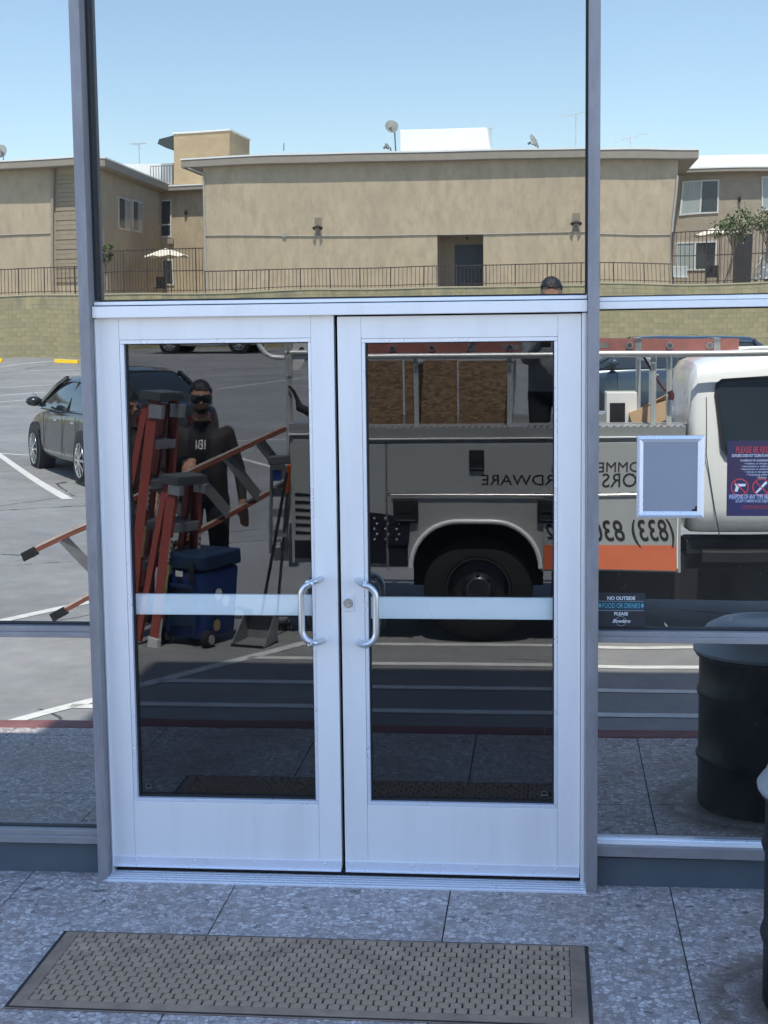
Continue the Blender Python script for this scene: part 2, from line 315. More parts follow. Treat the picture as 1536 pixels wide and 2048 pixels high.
def clone(root, loc, rot, label, group=None):
    def cp(o, par):
        c = o.copy(); COL.objects.link(c); c.parent = par
        for ch in list(o.children): cp(ch, c)
        return c
    c = cp(root, None); c.location = loc; c.rotation_euler = rot; c['label'] = label
    if group: c['group'] = group
    return c
def text(body, mtl, parent, org, xdir, updir, size, name='lettering', align='CENTER', ext=.0006, shear=0, offset=0, sx=1.0, spacing=1.0, local=False):
    cu = bpy.data.curves.new('t', 'FONT'); cu.body = body; cu.size = 1; cu.align_x = align; cu.align_y = 'CENTER'; cu.shear = shear; cu.offset = offset; cu.extrude = 0; cu.resolution_u = 3; cu.space_character = spacing
    t = bpy.data.objects.new('t', cu); COL.objects.link(t)
    me = bpy.data.meshes.new_from_object(t.evaluated_get(bpy.context.evaluated_depsgraph_get())); bpy.data.objects.remove(t); bpy.data.curves.remove(cu)
    x, u = Vector(xdir).normalized(), Vector(updir).normalized(); nrm = x.cross(u)
    r = parent
    off = Vector((0,0,0))
    if r is not None and not local:
        while r.parent is not None: r = r.parent
        off = r.location if tuple(r.rotation_euler) == (0,0,0) else Vector((0,0,0))
    o_ = Vector(org)
    for v in me.vertices: v.co = o_ + x*(v.co.x*size*sx) + u*(v.co.y*size) + nrm*ext - off
    me.materials.clear(); me.materials.append(mtl); me.update()
    o = bpy.data.objects.new(name, me); COL.objects.link(o); o.parent = parent; return o

# ================================================================== GROUND
def landing():
    m = MB(); m.box(-9, 9, -2.06, .30, -.5, -.03)
    base = struct(m.build('landing', mat('mortar bed', (.05, .05, .05), .9)))
    xs = [-1.92+.79*k for k in range(-9, 14)]; ys = [.03, -.955, -1.91, -2.055]
    for i in range(len(xs)-1):
        for j in range(3):
            t = MB(); t.box(xs[i]+.002, xs[i+1]-.002, ys[j+1]+.002, ys[j]-.002, -.028, random.uniform(-.0006, .0006))
            t.build('paving_tile', MATS['terrazzo'], base, bevel=.002, seg=1)
landing()
k = MB()
for i in range(-6, 6): k.box(i*3.0+.004, i*3.0+2.996, -2.21, -2.058, -.4, .002)
struct(k.build('kerb', M_RED, bevel=.012))
def lot():
    m = MB(); Ds = [2.2, 3.5, 5.3, 6.5, 8] + [8+2*i for i in range(1, 27)] + [80, 150, 400]
    xs = [-400, -60, -30, -15, -6, 0, 6, 15, 30, 60, 400]
    for D in Ds:
        for x in xs: m.v.append((x, -D, lotz(D)))
    n = len(xs)
    for i in range(len(Ds)-1):
        for j in range(n-1): m.f.append([i*n+j, i*n+j+1, (i+1)*n+j+1, (i+1)*n+j]); m.mi.append(0)
    o = struct(m.build('parking_lot', MATS['asphalt']))
    g = MB(); g.box(-400, 400, -2.2, 400, -.6, -.52); struct(g.build('ground', MATS['asphalt']))
    return o
lot()
def stripe(a, b, wd=.1):
    a, b = Vector(a), Vector(b); d = (b-a); d.z = 0; n = max(2, int(d.length/.4)); s = Vector((-d.y, d.x, 0)).normalized()*wd/2
    m = MB()
    for i in range(n+1):
        p = a.lerp(b, i/n)
        for q in (p-s, p+s): m.v.append((q.x, q.y, lotz(-q.y)+.004))
    for i in range(n): m.f.append([2*i, 2*i+1, 2*i+3, 2*i+2]); m.mi.append(0)
    return struct(m.build('parking_line', M_WPAINT))
def pstripe(p, q, wd=.1, t=0.0): return stripe(gnd(*p, t), gnd(*q, t), wd)
# hatched bay by the kerb
dg0, dg1 = gnd(20, 1447), gnd(622, 1294); stripe(dg0, dg1 + (dg1-dg0)*.15, .10)
for py, x0 in ((1293, 630), (1332, 490), (1380, 270), (1428, 110)):
    a = gnd(1100, py); tt = (-a.y - (-dg0.y))/((-dg1.y)-(-dg0.y)); x = dg0.x + (dg1.x-dg0.x)*tt
    stripe((x, a.y, 0), (6.5, a.y-.02, 0), .10)
pstripe((-60, 875), (140, 997), .14); pstripe((-60, 1256), (182, 1204), .12); pstripe((-40, 909), (75, 907), .1)
pstripe((-40, 742), (118, 724), .14); pstripe((48, 746), (168, 738), .14)
pstripe((-40, 780), (108, 771), .12); pstripe((-40, 795), (95, 785), .12); pstripe((-40, 808), (68, 800), .12)
pstripe((352, 757), (660, 745), .1); pstripe((352, 771), (660, 761), .1); pstripe((430, 796), (660, 766), .1)
pstripe((455, 898), (600, 895), .1); pstripe((470, 930), (560, 954), .1)
for px in (139, -10):
    p = gnd(px, 727); m = MB(); m.prism([(-.10, 0), (.10, 0), (.075, .15), (-.075, .15)], -.5, .5, 'x')
    o = m.build('wheel_stop', M_YEL, bevel=.01); o.location = p; o.rotation_euler = (0, 0, .03)
    tag(o, 'yellow painted concrete wheel stop at the foot of the block wall', 'wheel stop', 'yellow wheel stops along the block wall')

# ================================================================== SHOP FRONT
S = thing('shop_front', 'glazed shop front of mirrored panes between dark steel posts under a flat roof', 'shop front', (-.75, .1, 0))
def av(*p): return sum(p)/len(p)
yM = -.10
mLx0, mLx1 = av(un(135,0,yM).x, un(197,1736,yM).x), av(un(158.4,0,yM).x, un(215,1736,yM).x)
mRx0, mRx1 = av(un(1177.9,0,yM).x, un(1172.4,1760,yM).x), av(un(1203.6,0,yM).x, un(1192.8,1763,yM).x)
HT = 4.25
for a, b in ((mLx0, mLx1), (mRx0, mRx1), (-4.1, -4.06), (2.55, 2.59), (-6.04, -6.0), (6.0, 6.04)):
    m = MB(); m.box(a, b, yM, .07, -.01, 3.80); m.build('mullion', M_MULL, S, bevel=.002)
def hbar(x0, x1, zl0, zl1, zr0, zr1, yf, yb, name='glazing_bar', mt=M_MUL2, bev=.002):
    m = MB(); m.hexa([(x0,yf,zl0),(x1,yf,zr0),(x1,yb,zr0),(x0,yb,zl0),(x0,yf,zl1),(x1,yf,zr1),(x1,yb,zr1),(x0,yb,zl1)]); return m.build(name, mt, S, bevel=bev)
def pane(x0, x1, z0, z1, mt, y=0.0, wob=0):
    m = MB(); m.box(x0, x1, y, y+.006, z0, z1); return m.build('glass_pane', mt, S)
z = lambda px, py, y=0.0: un(px, py, y).z
x = lambda px, py, y=0.0: un(px, py, y).x
# header over the doors
zh = [z(671, p, -.07) for p in (597, 604.5, 606.5, 630)]
hbar(mLx1+.004, mRx0-.002, zh[0], zh[1], zh[0], zh[1], -.055, .06, 'transom_sill', M_ALU)
S.children[-1].data  # keep reference alive
hz = sorted(zh)
hbar(mLx1+.002, mRx0-.001, hz[0], hz[1], hz[0], hz[1], -.075, .05, 'door_header', M_ALU)
pane(mLx1-.01, mRx0+.01, hz[3]-.01, 3.76, M_TRAN)
hbar(mLx1+.012, mRx0-.004, hz[3], hz[3]+.007, hz[3], hz[3]+.007, -.012, -.001, 'glazing_gasket', M_BLACK, 0)
for a, b in ((mLx1, mLx1+.010), (mRx0-.008, mRx0)):
    m = MB(); m.box(a, b, -.03, -.001, hz[3]+.008, 3.76); m.build('glazing_gasket', M_BLACK, S)
# head bar, wall above, roof, sides, added shade block
hbar(-6, 6, 3.80, 3.90, 3.80, 3.90, -.10, .06, 'head_bar', M_MULL)
m = MB(); m.box(-6.3, 6.3, -.08, .25, 3.905, HT); m.build('upper_wall', M_STUC2, S)
m = MB(); m.box(-6.3, 6.3, .26, 9, HT-.3, HT-.01); m.build('roof', M_EAVE, S)
m = MB(); m.box(-1.98, 6.3, -.08, 3.0, HT+.001, 9.45); m.build('added_shade_block', M_STUC2, S, bevel=.01)  # unseen block, added to cast the shade edge while leaving the sky open
for a, b in ((-6.3, -6.05), (6.05, 6.3)):
    m = MB(); m.box(a, b, -.08, 9, -.02, 3.904 if False else 3.90); m.build('side_wall', M_STUC2, S)
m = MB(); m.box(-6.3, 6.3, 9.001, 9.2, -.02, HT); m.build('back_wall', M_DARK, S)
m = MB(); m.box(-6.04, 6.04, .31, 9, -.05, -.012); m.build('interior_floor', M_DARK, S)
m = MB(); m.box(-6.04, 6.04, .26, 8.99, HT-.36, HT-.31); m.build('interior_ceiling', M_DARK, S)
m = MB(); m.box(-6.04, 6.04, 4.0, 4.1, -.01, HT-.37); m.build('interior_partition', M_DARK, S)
# left bay
lx0, lx1 = -4.06, mLx0
zb = [(z(0, a, -.05), z(185, b, -.05)) for a, b in ((1246, 1250), (1262, 1264.5), (1273, 1276))]
pane(lx0-.01, lx1+.01, zb[0][1]-.004, 3.80, M_SIDE)
def lev(zl, zr, xa, xb, X): return zl + (zr-zl)*(X-xa)/(xb-xa)
def hb2(pxl, pyl0, pyl1, pxr, pyr0, pyr1, X0, X1, yf, **kw):
    a, b = x(pxl, pyl0, yf), x(pxr, pyr0, yf); t0, t1, b0, b1 = z(pxl, pyl0, yf), z(pxr, pyr0, yf), z(pxl, pyl1, yf), z(pxr, pyr1, yf)
    e = max(-2.2, min(2.2, 1))
    return hbar(X0, X1, lev(b0, b1, a, b, max(X0, a-.3)), lev(t0, t1, a, b, max(X0, a-.3)), lev(b0, b1, a, b, min(X1, b+.3)), lev(t0, t1, a, b, min(X1, b+.3)), yf, .03, **kw)
hb2(0, 1251, 1262.5, 185, 1253, 1264.5, lx0, lx1, -.05)
hb2(0, 1263, 1273, 185, 1265, 1276, lx0, lx1, -.06)
hb2(0, 1244, 1250.5, 185, 1247, 1252.5, lx0, lx1, -.02, mt=M_BLACK, bev=0)
zlow = z(90, 1274, -.06); zs = z(90, 1657, 0)
pane(lx0-.01, lx1+.01, zs-.02, zlow+.03, M_LOW)
hb2(0, 1658, 1671, 195, 1661, 1673, lx0, lx1, -.05)
hb2(0, 1671.5, 1686, 195, 1673.5, 1689, lx0, lx1, -.065)
hb2(0, 1652, 1657.5, 195, 1655, 1660.5, lx0, lx1, -.02, mt=M_BLACK, bev=0)
m = MB(); m.box(lx0, lx1, -.03, .05, -.01, z(90, 1687, -.03)); m.build('kick_panel', M_KICK, S)
# right bay
rx0, rx1 = mRx1, 2.55
zt = z(1300, 590, 0); pane(rx0-.01, rx1+.01, zt-.02, 3.80, M_SIDE)
hb2(1198, 594.5, 603, 1536, 586, 595, rx0, rx1, -.05, mt=M_ALU)
hb2(1198, 603.6, 618.5, 1536, 595.6, 611, rx0, rx1, -.065, mt=M_ALU)
hb2(1198, 592.3, 594.3, 1536, 583.8, 585.8, rx0, rx1, -.02, mt=M_BLACK, bev=0)
zm = z(1300, 1262, 0); pane(rx0-.01, rx1+.01, zm-.02, zt-.028, M_SIDE)
hb2(1198, 618.8, 621.5, 1536, 611.3, 614, rx0, rx1, -.02, mt=M_BLACK, bev=0)
hb2(1194, 1262.5, 1273, 1536, 1267, 1278, rx0, rx1, -.05)
hb2(1194, 1273.5, 1285, 1536, 1278.5, 1291, rx0, rx1, -.065)
hb2(1194, 1255.5, 1262, 1536, 1260, 1266.5, rx0, rx1, -.02, mt=M_BLACK, bev=0)
zs2 = z(1300, 1683, 0); pane(rx0-.01, rx1+.01, zs2-.01, zm-.03, M_SIDE)
hb2(1195, 1676, 1680, 1536, 1687, 1691, rx0, rx1, -.02, mt=M_ALUB)
hb2(1195, 1680.2, 1682.5, 1536, 1691.2, 1693.5, rx0, rx1, -.025, mt=M_BLACK, bev=0)
hb2(1195, 1683, 1691, 1536, 1694, 1702, rx0, rx1, -.045, mt=M_ALU)
hb2(1195, 1691.5, 1713, 1536, 1702.5, 1725, rx0, rx1, -.065)
m = MB(); m.box(rx0, rx1, -.03, .05, -.01, z(1300, 1717, -.03)); m.build('kick_panel', M_KICK, S)
for a, b in ((-6.0, -4.1), (2.59, 6.0)):
    pane(a-.01, b+.01, .1, 3.80, M_SIDE); hbar(a, b, .10, .17, .10, .17, -.065, .03); m = MB(); m.box(a, b, -.03, .05, -.01, .1); m.build('kick_panel', M_KICK, S)
# jambs and threshold
jy = -.05
jl = (mLx1, x(191, 640, jy)); jr = (x(1164, 640, jy), mRx0)
zd = z(671, 631, jy)
for a, b in (jl, jr):
    m = MB(); m.box(a, b, jy, .06, .012, zd-.001); m.box(a+.006 if a < -1 else a, b if a < -1 else b-.006, jy-.006, jy-.0005, .012, zd-.002); m.build('door_jamb', M_ALU, S, bevel=.0015)
m = MB()
for i, (ya, za) in enumerate(((-.12, .007), (-.10, .010), (-.08, .012), (-.06, .013), (-.04, .014))):
    m.box(mLx1-.005, mRx0, ya, ya+.013, -.002, za)
m.build('threshold', M_ALUB, S, bevel=.001)

m = MB(); m.box(mLx1+.002, mRx0-.002, -.118, .06, -.002, .003); m.box(mLx1+.012, mRx0-.012, -.018, .05, .0035, .038); m.build('gap_shade_fill', M_BLACK, S)  # black fill painting the shade in the door gap and threshold grooves
# ------------------------------------------------------------------ door leaves
yF, yB = -.035, .02
def leaf(label, px, tilt, hand):
    """px: pixel columns at the meeting of the top rail: leaf l, stile, glass l, glass r, stile, leaf r"""
    top = 636; zt = z(px[0], top, yF) if hand == 'L' else z(px[5], 627, yF)
    xs_ = [x(p, 688, yF) for p in px]
    zb = .040; g0, g1 = (z(270, 1596, yF), z(250, 688, yF)) if hand == 'L' else (z(1100, 1611, yF), z(1100, 681.5, yF))
    gtop_rail = g1 + .014; gbot = g0 - .012
    D = thing('glass_door', label, 'door', (av(xs_[0], xs_[5]), 0, zb))
    def st(a, b): m = MB(); m.box(a, b, yF, yB, zb+.001, zt); return m.build('stile', M_ALU, D, bevel=.0012)
    st(xs_[0], xs_[1]); st(xs_[4], xs_[5])
    m = MB(); m.box(xs_[1]+.0006, xs_[4]-.0006, yF+.0005, yB, gtop_rail+.0006, zt-.0003); m.build('top_rail', M_ALU, D, bevel=.0012)
    m = MB(); m.box(xs_[1]+.0006, xs_[4]-.0006, yF+.0005, yB, zb+.002, gbot-.0006); m.build('bottom_rail', M_ALU, D, bevel=.0012)
    m = MB(); e = .0008
    for (a, b, c, d) in ((xs_[1]+e, xs_[4]-e, g1, gtop_rail), (xs_[1]+e, xs_[4]-e, gbot, g0), (xs_[1]+e, xs_[2], g0+e, g1-e), (xs_[3], xs_[4]-e, g0+e, g1-e)):
        m.hexa([(a,yF+.003,c),(b,yF+.003,c),(b,.012,c),(a,.012,c),(a,yF+.003,d),(b,yF+.003,d),(b,.012,d),(a,.012,d)])
    m.build('glazing_bead', M_ALUB, D, bevel=.001)
    m = MB()
    for (a, b, c, d) in ((xs_[2]-.0005, xs_[2]+.005, g0, g1), (xs_[3]-.005, xs_[3]+.0005, g0, g1), (xs_[2]+.005, xs_[3]-.005, g0-.0005, g0+.006), (xs_[2]+.005, xs_[3]-.005, g1-.004, g1+.0005)): m.box(a, b, -.012, .0085, c, d)
    m.build('gasket', M_BLACK, D)
    # glass, hung a hair out of plumb on the left leaf
    gz = (g0+g1)/2; m = MB(); mt = Matrix.Rotation(tilt, 3, 'X')
    pts = [mt @ Vector(p) for p in ((xs_[2]-.004, 0, g0-gz-.004), (xs_[3]+.004, 0, g0-gz-.004), (xs_[3]+.004, .006, g0-gz-.004), (xs_[2]-.004, .006, g0-gz-.004), (xs_[2]-.004, 0, g1-gz+.004), (xs_[3]+.004, 0, g1-gz+.004), (xs_[3]+.004, .006, g1-gz+.004), (xs_[2]-.004, .006, g1-gz+.004))]
    m.hexa([p+Vector((0, 0, gz)) for p in pts]); m.build('glass_pane', M_DOOR, D)
    ya, yb_ = (1190, 1231.5) if hand == 'L' else (1193.5, 1236.5)
    zc0, zc1 = z(680, yb_, .015), z(680, ya, .015)
    m = MB(); m.box(xs_[2]+.003, xs_[3]-.003, .012, .030, zc0, zc1); m.build('push_bar', mat('pale push bar', (.94, .95, .95), .5, 0, .02), D, bevel=.002)
    # sweep with screws
    m = MB(); sw = .032; m.box(xs_[0]+.002, xs_[5]-.002, yF-.006, yF-.0005, zb-.008, zb+sw); m.box(xs_[0]+.002, xs_[5]-.002, yF-.012, yF-.0065, zb-.008, zb-.002); swp = m.build('door_sweep', M_ALUB, D, bevel=.001)
    for fx in (.10, .36, .62, .93) if hand == 'L' else (.03, .29, .56, .90):
        sx_ = xs_[0]+(xs_[5]-xs_[0])*fx; m = MB(); m.sphere((sx_, yF-.006, zb+sw*.62), (.0042, .003, .0042), 10, 6); m.build('screw', M_CHROME, swp, smooth=60)
    # offset pull handle
    if hand == 'L': mx_, bx, py0, py1 = 641, 603, 1152, 1283
    else: mx_, bx, py0, py1 = 717, 752, 1155, 1287
    a0, a1 = un(mx_, py0, yF), un(mx_+(4 if hand == 'L' else 2), py1, yF); bxx = x(bx, 1220, yF-.07); yo = yF-.072; sg = 1 if bxx > a0.x else -1
    zt_, zb2 = a0.z-.010, a1.z+.004; rad = .045
    pts = [(a0.x, yF-.001, zt_), (a0.x, yF-.012, zt_), (a0.x+sg*.006, yF-.035, zt_-.001), (a0.x+sg*.018, yF-.058, zt_-.002), (a0.x+sg*.034, yo, zt_-.004)]
    for i in range(7):
        t = math.pi/2*i/6; pts.append((bxx - sg*rad*(1-math.sin(t)), yo, zt_-.006-rad*(1-math.cos(t))))
    for i in range(7):
        t = math.pi/2*i/6; pts.append((bxx - sg*rad*(1-math.cos(t)), yo, zb2+.006+rad*(1-math.sin(t))))
    pts += [(a1.x+sg*.034, yo, zb2+.004), (a1.x+sg*.018, yF-.058, zb2+.002), (a1.x+sg*.006, yF-.035, zb2+.001), (a1.x, yF-.012, zb2), (a1.x, yF-.001, zb2)]
    m = MB(); m.tube(pts, .0118, 16); m.build('pull_handle', mat('brushed handle', (.62, .63, .65), .3, .9, .04, 30, stretch=(1, 1, .1)), D, smooth=50)
    # manufacturer etch in the corner of the glass
    ex, ez = (xs_[2]+.035, g0+.035) if hand == 'L' else (xs_[3]-.035, g0+.032)
    m = MB(); m.lathe([(.010, 0), (.0125, 0)], (ex, -.0012, ez), 12, 'y', a0=0, a1=math.pi); m.box(ex-.013, ex+.013, -.0015, -.0010, ez-.006, ez-.002); m.build('glass_etching', mat('etched mark', (.09, .10, .105), .6), D)
    return D, xs_, zt
LA, xsL, ztl = leaf('aluminium framed glass door with a pull handle and no lock', (194, 238, 246.7, 615.5, 622, 667.5), DOOR_TILT, 'L')
RA, xsR, ztr = leaf('aluminium framed glass door with a square lock plate beside its handle', (674.8, 722, 729.3, 1108.7, 1116, 1162.6), 0.0, 'R')
p0, p1 = un(687, 1190.5, yF), un(709, 1222, yF)
m = MB(); m.box(p0.x, p1.x, yF-.006, yF-.0005, p1.z, p0.z); lp = m.build('lock_plate', M_ALUB, RA, bevel=.0015)
c = un(697, 1206, yF); m = MB(); m.lathe([(0, -.013), (.0155, -.013), (.0175, -.009), (.0175, -.006)], (c.x, yF, c.z), 28, 'y'); cy = m.build('lock_cylinder', mat('nickel', (.40, .40, .40), .35, .9, .1, 40), RA, smooth=40)
m = MB(); m.lathe([(0, -.0155), (.006, -.0155), (.0065, -.013)], (c.x, yF, c.z-.006), 16, 'y'); m.build('key_plug', M_CHROME, cy, smooth=40)
m = MB(); m.box(c.x-.0011, c.x+.0011, yF-.0162, yF-.0156, c.z-.011, c.z-.002); m.build('keyway', M_BLACK, cy)

# ------------------------------------------------------------------ signs on the glass
P = thing('poster_frame', 'empty silver snap frame with grey backing stuck on the glass', 'frame', (un(1342, 953, -.01).x, -.008, un(1342, 1036, -.01).z))
q = [un(1274.5, 872, -.02), un(1410.5, 872, -.02), un(1408, 1037, -.02), un(1272.5, 1036, -.02)]
x0_, x1_, z1_, z0_ = av(q[0].x, q[3].x), av(q[1].x, q[2].x), av(q[0].z, q[1].z), av(q[2].z, q[3].z); fw = .023
def mitre(a, b, cc, d, name='frame_rail'):
    m = MB(); m.add([a, b, cc, d] + [(p[0], -.002, p[2]) for p in (a, b, cc, d)] + [((a[0]*.55+d[0]*.45), -.017, (a[2]*.55+d[2]*.45)), ((b[0]*.55+cc[0]*.45), -.017, (b[2]*.55+cc[2]*.45))],
        [(0,1,9,8),(8,9,2,3),(0,4,5,1),(1,5,6,2),(2,6,7,3),(3,7,4,0),(4,7,6,5),(0,8,3),(1,2,9)]); return m.build(name, M_ALUB, P, smooth=None)
O = [(x0_, -.010, z1_), (x1_, -.010, z1_), (x1_, -.010, z0_), (x0_, -.010, z0_)]; I = [(x0_+fw, -.008, z1_-fw), (x1_-fw, -.008, z1_-fw), (x1_-fw, -.008, z0_+fw), (x0_+fw, -.008, z0_+fw)]
for i in range(4): mitre(O[i], O[(i+1)%4], I[(i+1)%4], I[i])
m = MB(); m.box(x0_+fw-.004, x1_-fw+.004, -.0065, -.0025, z0_+fw-.004, z1_-fw+.004); m.build('backing_sheet', mat('grey backing', (.27, .285, .33), .5, 0, .05, 3), P)
m = MB(); m.prism([(x1_-fw-.020, z0_+fw+.0005), (x1_-fw-.0005, z0_+fw+.0005), (x1_-fw-.0005, z0_+fw+.020), (x1_-fw-.007, z0_+fw+.017), (x1_-fw-.009, z0_+fw+.009), (x1_-fw-.017, z0_+fw+.007)], -.0072, -.0067); m.build('torn_corner', M_BLACK, P)

a, b = un(1455.5, 882, -.005), un(1453, 1032, -.005); pw, ph = .235, a.z-b.z
K = thing('notice_poster', 'dark blue conduct notice with red heading and prohibition circles stuck on the glass', 'poster', (a.x+pw/2, -.005, b.z))
m = MB(); m.box(a.x, a.x+pw, -.006, -.003, b.z, a.z)
pm, N, L = new_mat('poster print'); out = N.new('ShaderNodeOutputMaterial'); bs_ = N.new('ShaderNodeBsdfPrincipled'); L.new(bs_.outputs[0], out.inputs[0]); tc = N.new('ShaderNodeTexCoord'); nz_ = N.new('ShaderNodeTexNoise'); nz_.inputs['Scale'].default_value = 9; nz_.inputs['Detail'].default_value = 3; L.new(tc.outputs['Object'], nz_.inputs['Vector'])
r_ = N.new('ShaderNodeValToRGB'); r_.color_ramp.elements[0].position = .35; r_.color_ramp.elements[0].color = (.02, .022, .10, 1); r_.color_ramp.elements[1].position = .7; r_.color_ramp.elements[1].color = (.05, .02, .05, 1); L.new(nz_.outputs[0], r_.inputs[0]); L.new(r_.outputs[0], bs_.inputs['Base Color']); bs_.inputs['Roughness'].default_value = .4
m.build('sheet', pm, K)
M_PRED = mat('poster red', (.62, .05, .07), .5); M_PLB = mat('poster pale blue', (.55, .63, .85), .5)
cx = a.x + pw/2; xd, ud = (1, 0, 0), (0, 0, 1)
def pt(body, fy, size, mt, sx=1, off=0.0): text(body, mt, K, (cx, -.0065, a.z-ph*fy), xd, ud, size, sx=sx, offset=off)
pt('PLEASE BE RESPECTFUL', .12, .031, M_PRED, .56, .012)
pt('BOWLERO DOES NOT TOLERATE ANY FORM OF AGGRESSION', .195, .0145, M_WHITET, .50, .01)
pt('EXAMPLES OF AGGRESSIVE BEHAVIOR:', .26, .0095, M_WHITET, .9, .008)
for i, t in enumerate(('\u2022 Violence, or threats of violence', '\u2022 Harassment or verbal abuse of team', '\u2022 Harassment or verbal abuse of guests', '\u2022 Unruly or disruptive behavior', '\u2022 Trespassing and/or loitering', '\u2022 Bullying')): pt(t, .30+.037*i, .0095, M_WHITET, .95)
for i in range(3):
    ox, oz = a.x + pw*(.185+.315*i), a.z-ph*.615; rr_ = .031
    m = MB(); m.lathe([(rr_-.004, -.0068), (rr_, -.0068)], (ox, 0, oz), 28, 'y'); m.bar((ox-rr_*.7, -.0070, oz+rr_*.7), (ox+rr_*.7, -.0070, oz-rr_*.7), .0004, .004, (0, 0, 1)); ring = m.build('prohibition_ring', M_PRED, K)
    g = MB()
    if i == 0: g.prism([(ox-.018, oz+.012), (ox+.02, oz+.012), (ox+.02, oz+.004), (ox-.002, oz+.002), (ox-.008, oz-.016), (ox-.018, oz-.014), (ox-.013, oz+.002)], -.0067, -.0064)
    elif i == 1: g.prism([(ox-.02, oz-.018), (ox-.015, oz-.021), (ox-.001, oz-.008), (ox+.02, oz+.014), (ox+.018, oz+.02), (ox+.012, oz+.019), (ox-.006, oz-.002)], -.0067, -.0064)
    else: g.prism([(ox-.016, oz-.012), (ox+.016, oz-.012), (ox+.016, oz+.01), (ox-.016, oz+.01)], -.0067, -.0064)
    g.build('weapon_symbol', M_WHITET, K)
pt('WEAPONS OF ANY TYPE ARE NOT PERMITTED', .745, .023, M_PLB, .46, .012); pt('SECURITY CAMERAS IN USE. SUBJECT TO MONITORING', .80, .0135, M_PLB, .52, .008)
pt('Violations may result in prosecution', .865, .009, M_PRED, .95); pt('and/or permanent removal from center', .892, .009, M_PRED, .95)

a, b = un(1194.5, 1186, -.005), un(1290, 1253.5, -.005)
K2 = thing('window_sticker', 'small black sticker banning outside food and drinks in the corner of the pane', 'sticker', ((a.x+b.x)/2, -.005, b.z))
m = MB(); m.box(a.x, b.x, -.005, -.003, b.z, a.z); m.build('sheet', mat('sticker black', (.018, .02, .028), .45), K2)
sw_, sh_ = b.x-a.x, a.z-b.z; cx = (a.x+b.x)/2; M_TEAL = mat('teal print', (.03, .16, .24), .5); M_TEAL2 = mat('pale teal print', (.12, .40, .50), .5)
def st2(body, fy, size, mt, sx=1, sh=0, off=0): text(body, mt, K2, (cx, -.0056, a.z-sh_*fy), xd, ud, size, sx=sx, shear=sh, offset=off)
st2('NO OUTSIDE', .155, .0175, M_WHITET, .95, 0, .02); st2('PLEASE', .62, .0165, M_WHITET, .95, 0, .02)
m = MB(); m.box(a.x+.004, b.x-.004, -.0054, -.0051, a.z-sh_*.51, a.z-sh_*.25); m.build('printed_band', mat('band teal', (.008, .045, .075), .5), K2)
st2('\u2605FOOD OR DRINKS\u2605', .38, .026, M_TEAL2, .62)
for fy in (.24, .52):
    m = MB(); m.box(a.x+.004, b.x-.004, -.0056, -.0052, a.z-sh_*fy-.0008, a.z-sh_*fy+.0008); m.build('printed_rule', mat('rule grey', (.3, .33, .36), .5), K2)
m = MB(); m.lathe([(.0165, -.0056), (.0180, -.0056)], (cx, 0, a.z-sh_*.835), 32, 'y'); m.build('logo_ring', mat('ring grey', (.3, .34, .4), .5), K2)
st2('Bowlero', .835, .019, M_WHITET, .95, .45, .012)
for o_ in list(K.children)+list(K2.children)+list(P.children): pass

# ================================================================== ENTRANCE MAT
mx0, mx1, my0, my1 = -1.622, .142, -1.205, -.607
MT = thing('entrance_mat', 'worn rubber entrance mat with rows of hexagonal treads before the doors', 'mat', ((mx0+mx1)/2, (my0+my1)/2, 0))
M_MATR = mat('worn brown rubber', (.26, .185, .13), .75, 0, .22, 9, .2, 50, dirt=.5, ds=5, dcol=(.06, .055, .05))
M_MATT = mat('tread rubber', (.35, .245, .165), .8, 0, .3, 9, .3, 70, dirt=.5, ds=6, dcol=(.12, .085, .06))
m = MB(); m.box(mx0+.002, mx1-.002, my0+.002, my1-.002, .001, .006); m.build('mat_base', M_BLACK, MT)
fb = .062
def edge(pts):
    n = len(pts); m = MB(); m.add([(p[0], p[1], .001) for p in pts]+[(p[0], p[1], p[2]) for p in pts], [list(range(n))[::-1], list(range(n, 2*n))]+[(i, (i+1)%n, (i+1)%n+n, i+n) for i in range(n)]); m.build('mat_border', M_MATR, MT, bevel=.001, seg=1)
ox = [(mx0, my0), (mx1, my0), (mx1, my1), (mx0, my1)]; ix = [(mx0+fb, my0+.045), (mx1-fb, my0+.045), (mx1-fb, my1-.03), (mx0+fb, my1-.03)]
for i in range(4): edge([ox[i]+(.004,), ox[(i+1)%4]+(.004,), ix[(i+1)%4]+(.013,), ix[i]+(.013,)])
NC, NR = 43, 14; pw_, pr_ = (ix[1][0]-ix[0][0])/NC, (ix[2][1]-ix[0][1])/NR
hx = MB(); a_, b_ = pw_/2-.0026, pr_/2+.0015; c_ = pr_/2-.006
hp = [(-a_, -c_), (-a_+.007, -b_), (a_-.007, -b_), (a_, -c_), (a_, c_), (a_-.007, b_), (-a_+.007, b_), (-a_, c_)]
hx.prism([(p[0], p[1]*.93) for p in hp], .004, .0125, 'z'); hm = hx.mesh('tread', M_MATT)
cells = []; cells_h = []
for r in range(NR):
    if r % 2:
        for xx_ in (ix[0][0]+pw_*.25, ix[1][0]-pw_*.25): cells_h.append((xx_, ix[0][1]+pr_*(r+.5)))
    for q in range(NC-(r % 2)):
        cells.append((ix[0][0]+pw_*(q+.5+.5*(r % 2)), ix[0][1]+pr_*(r+.5)))
far = MB()
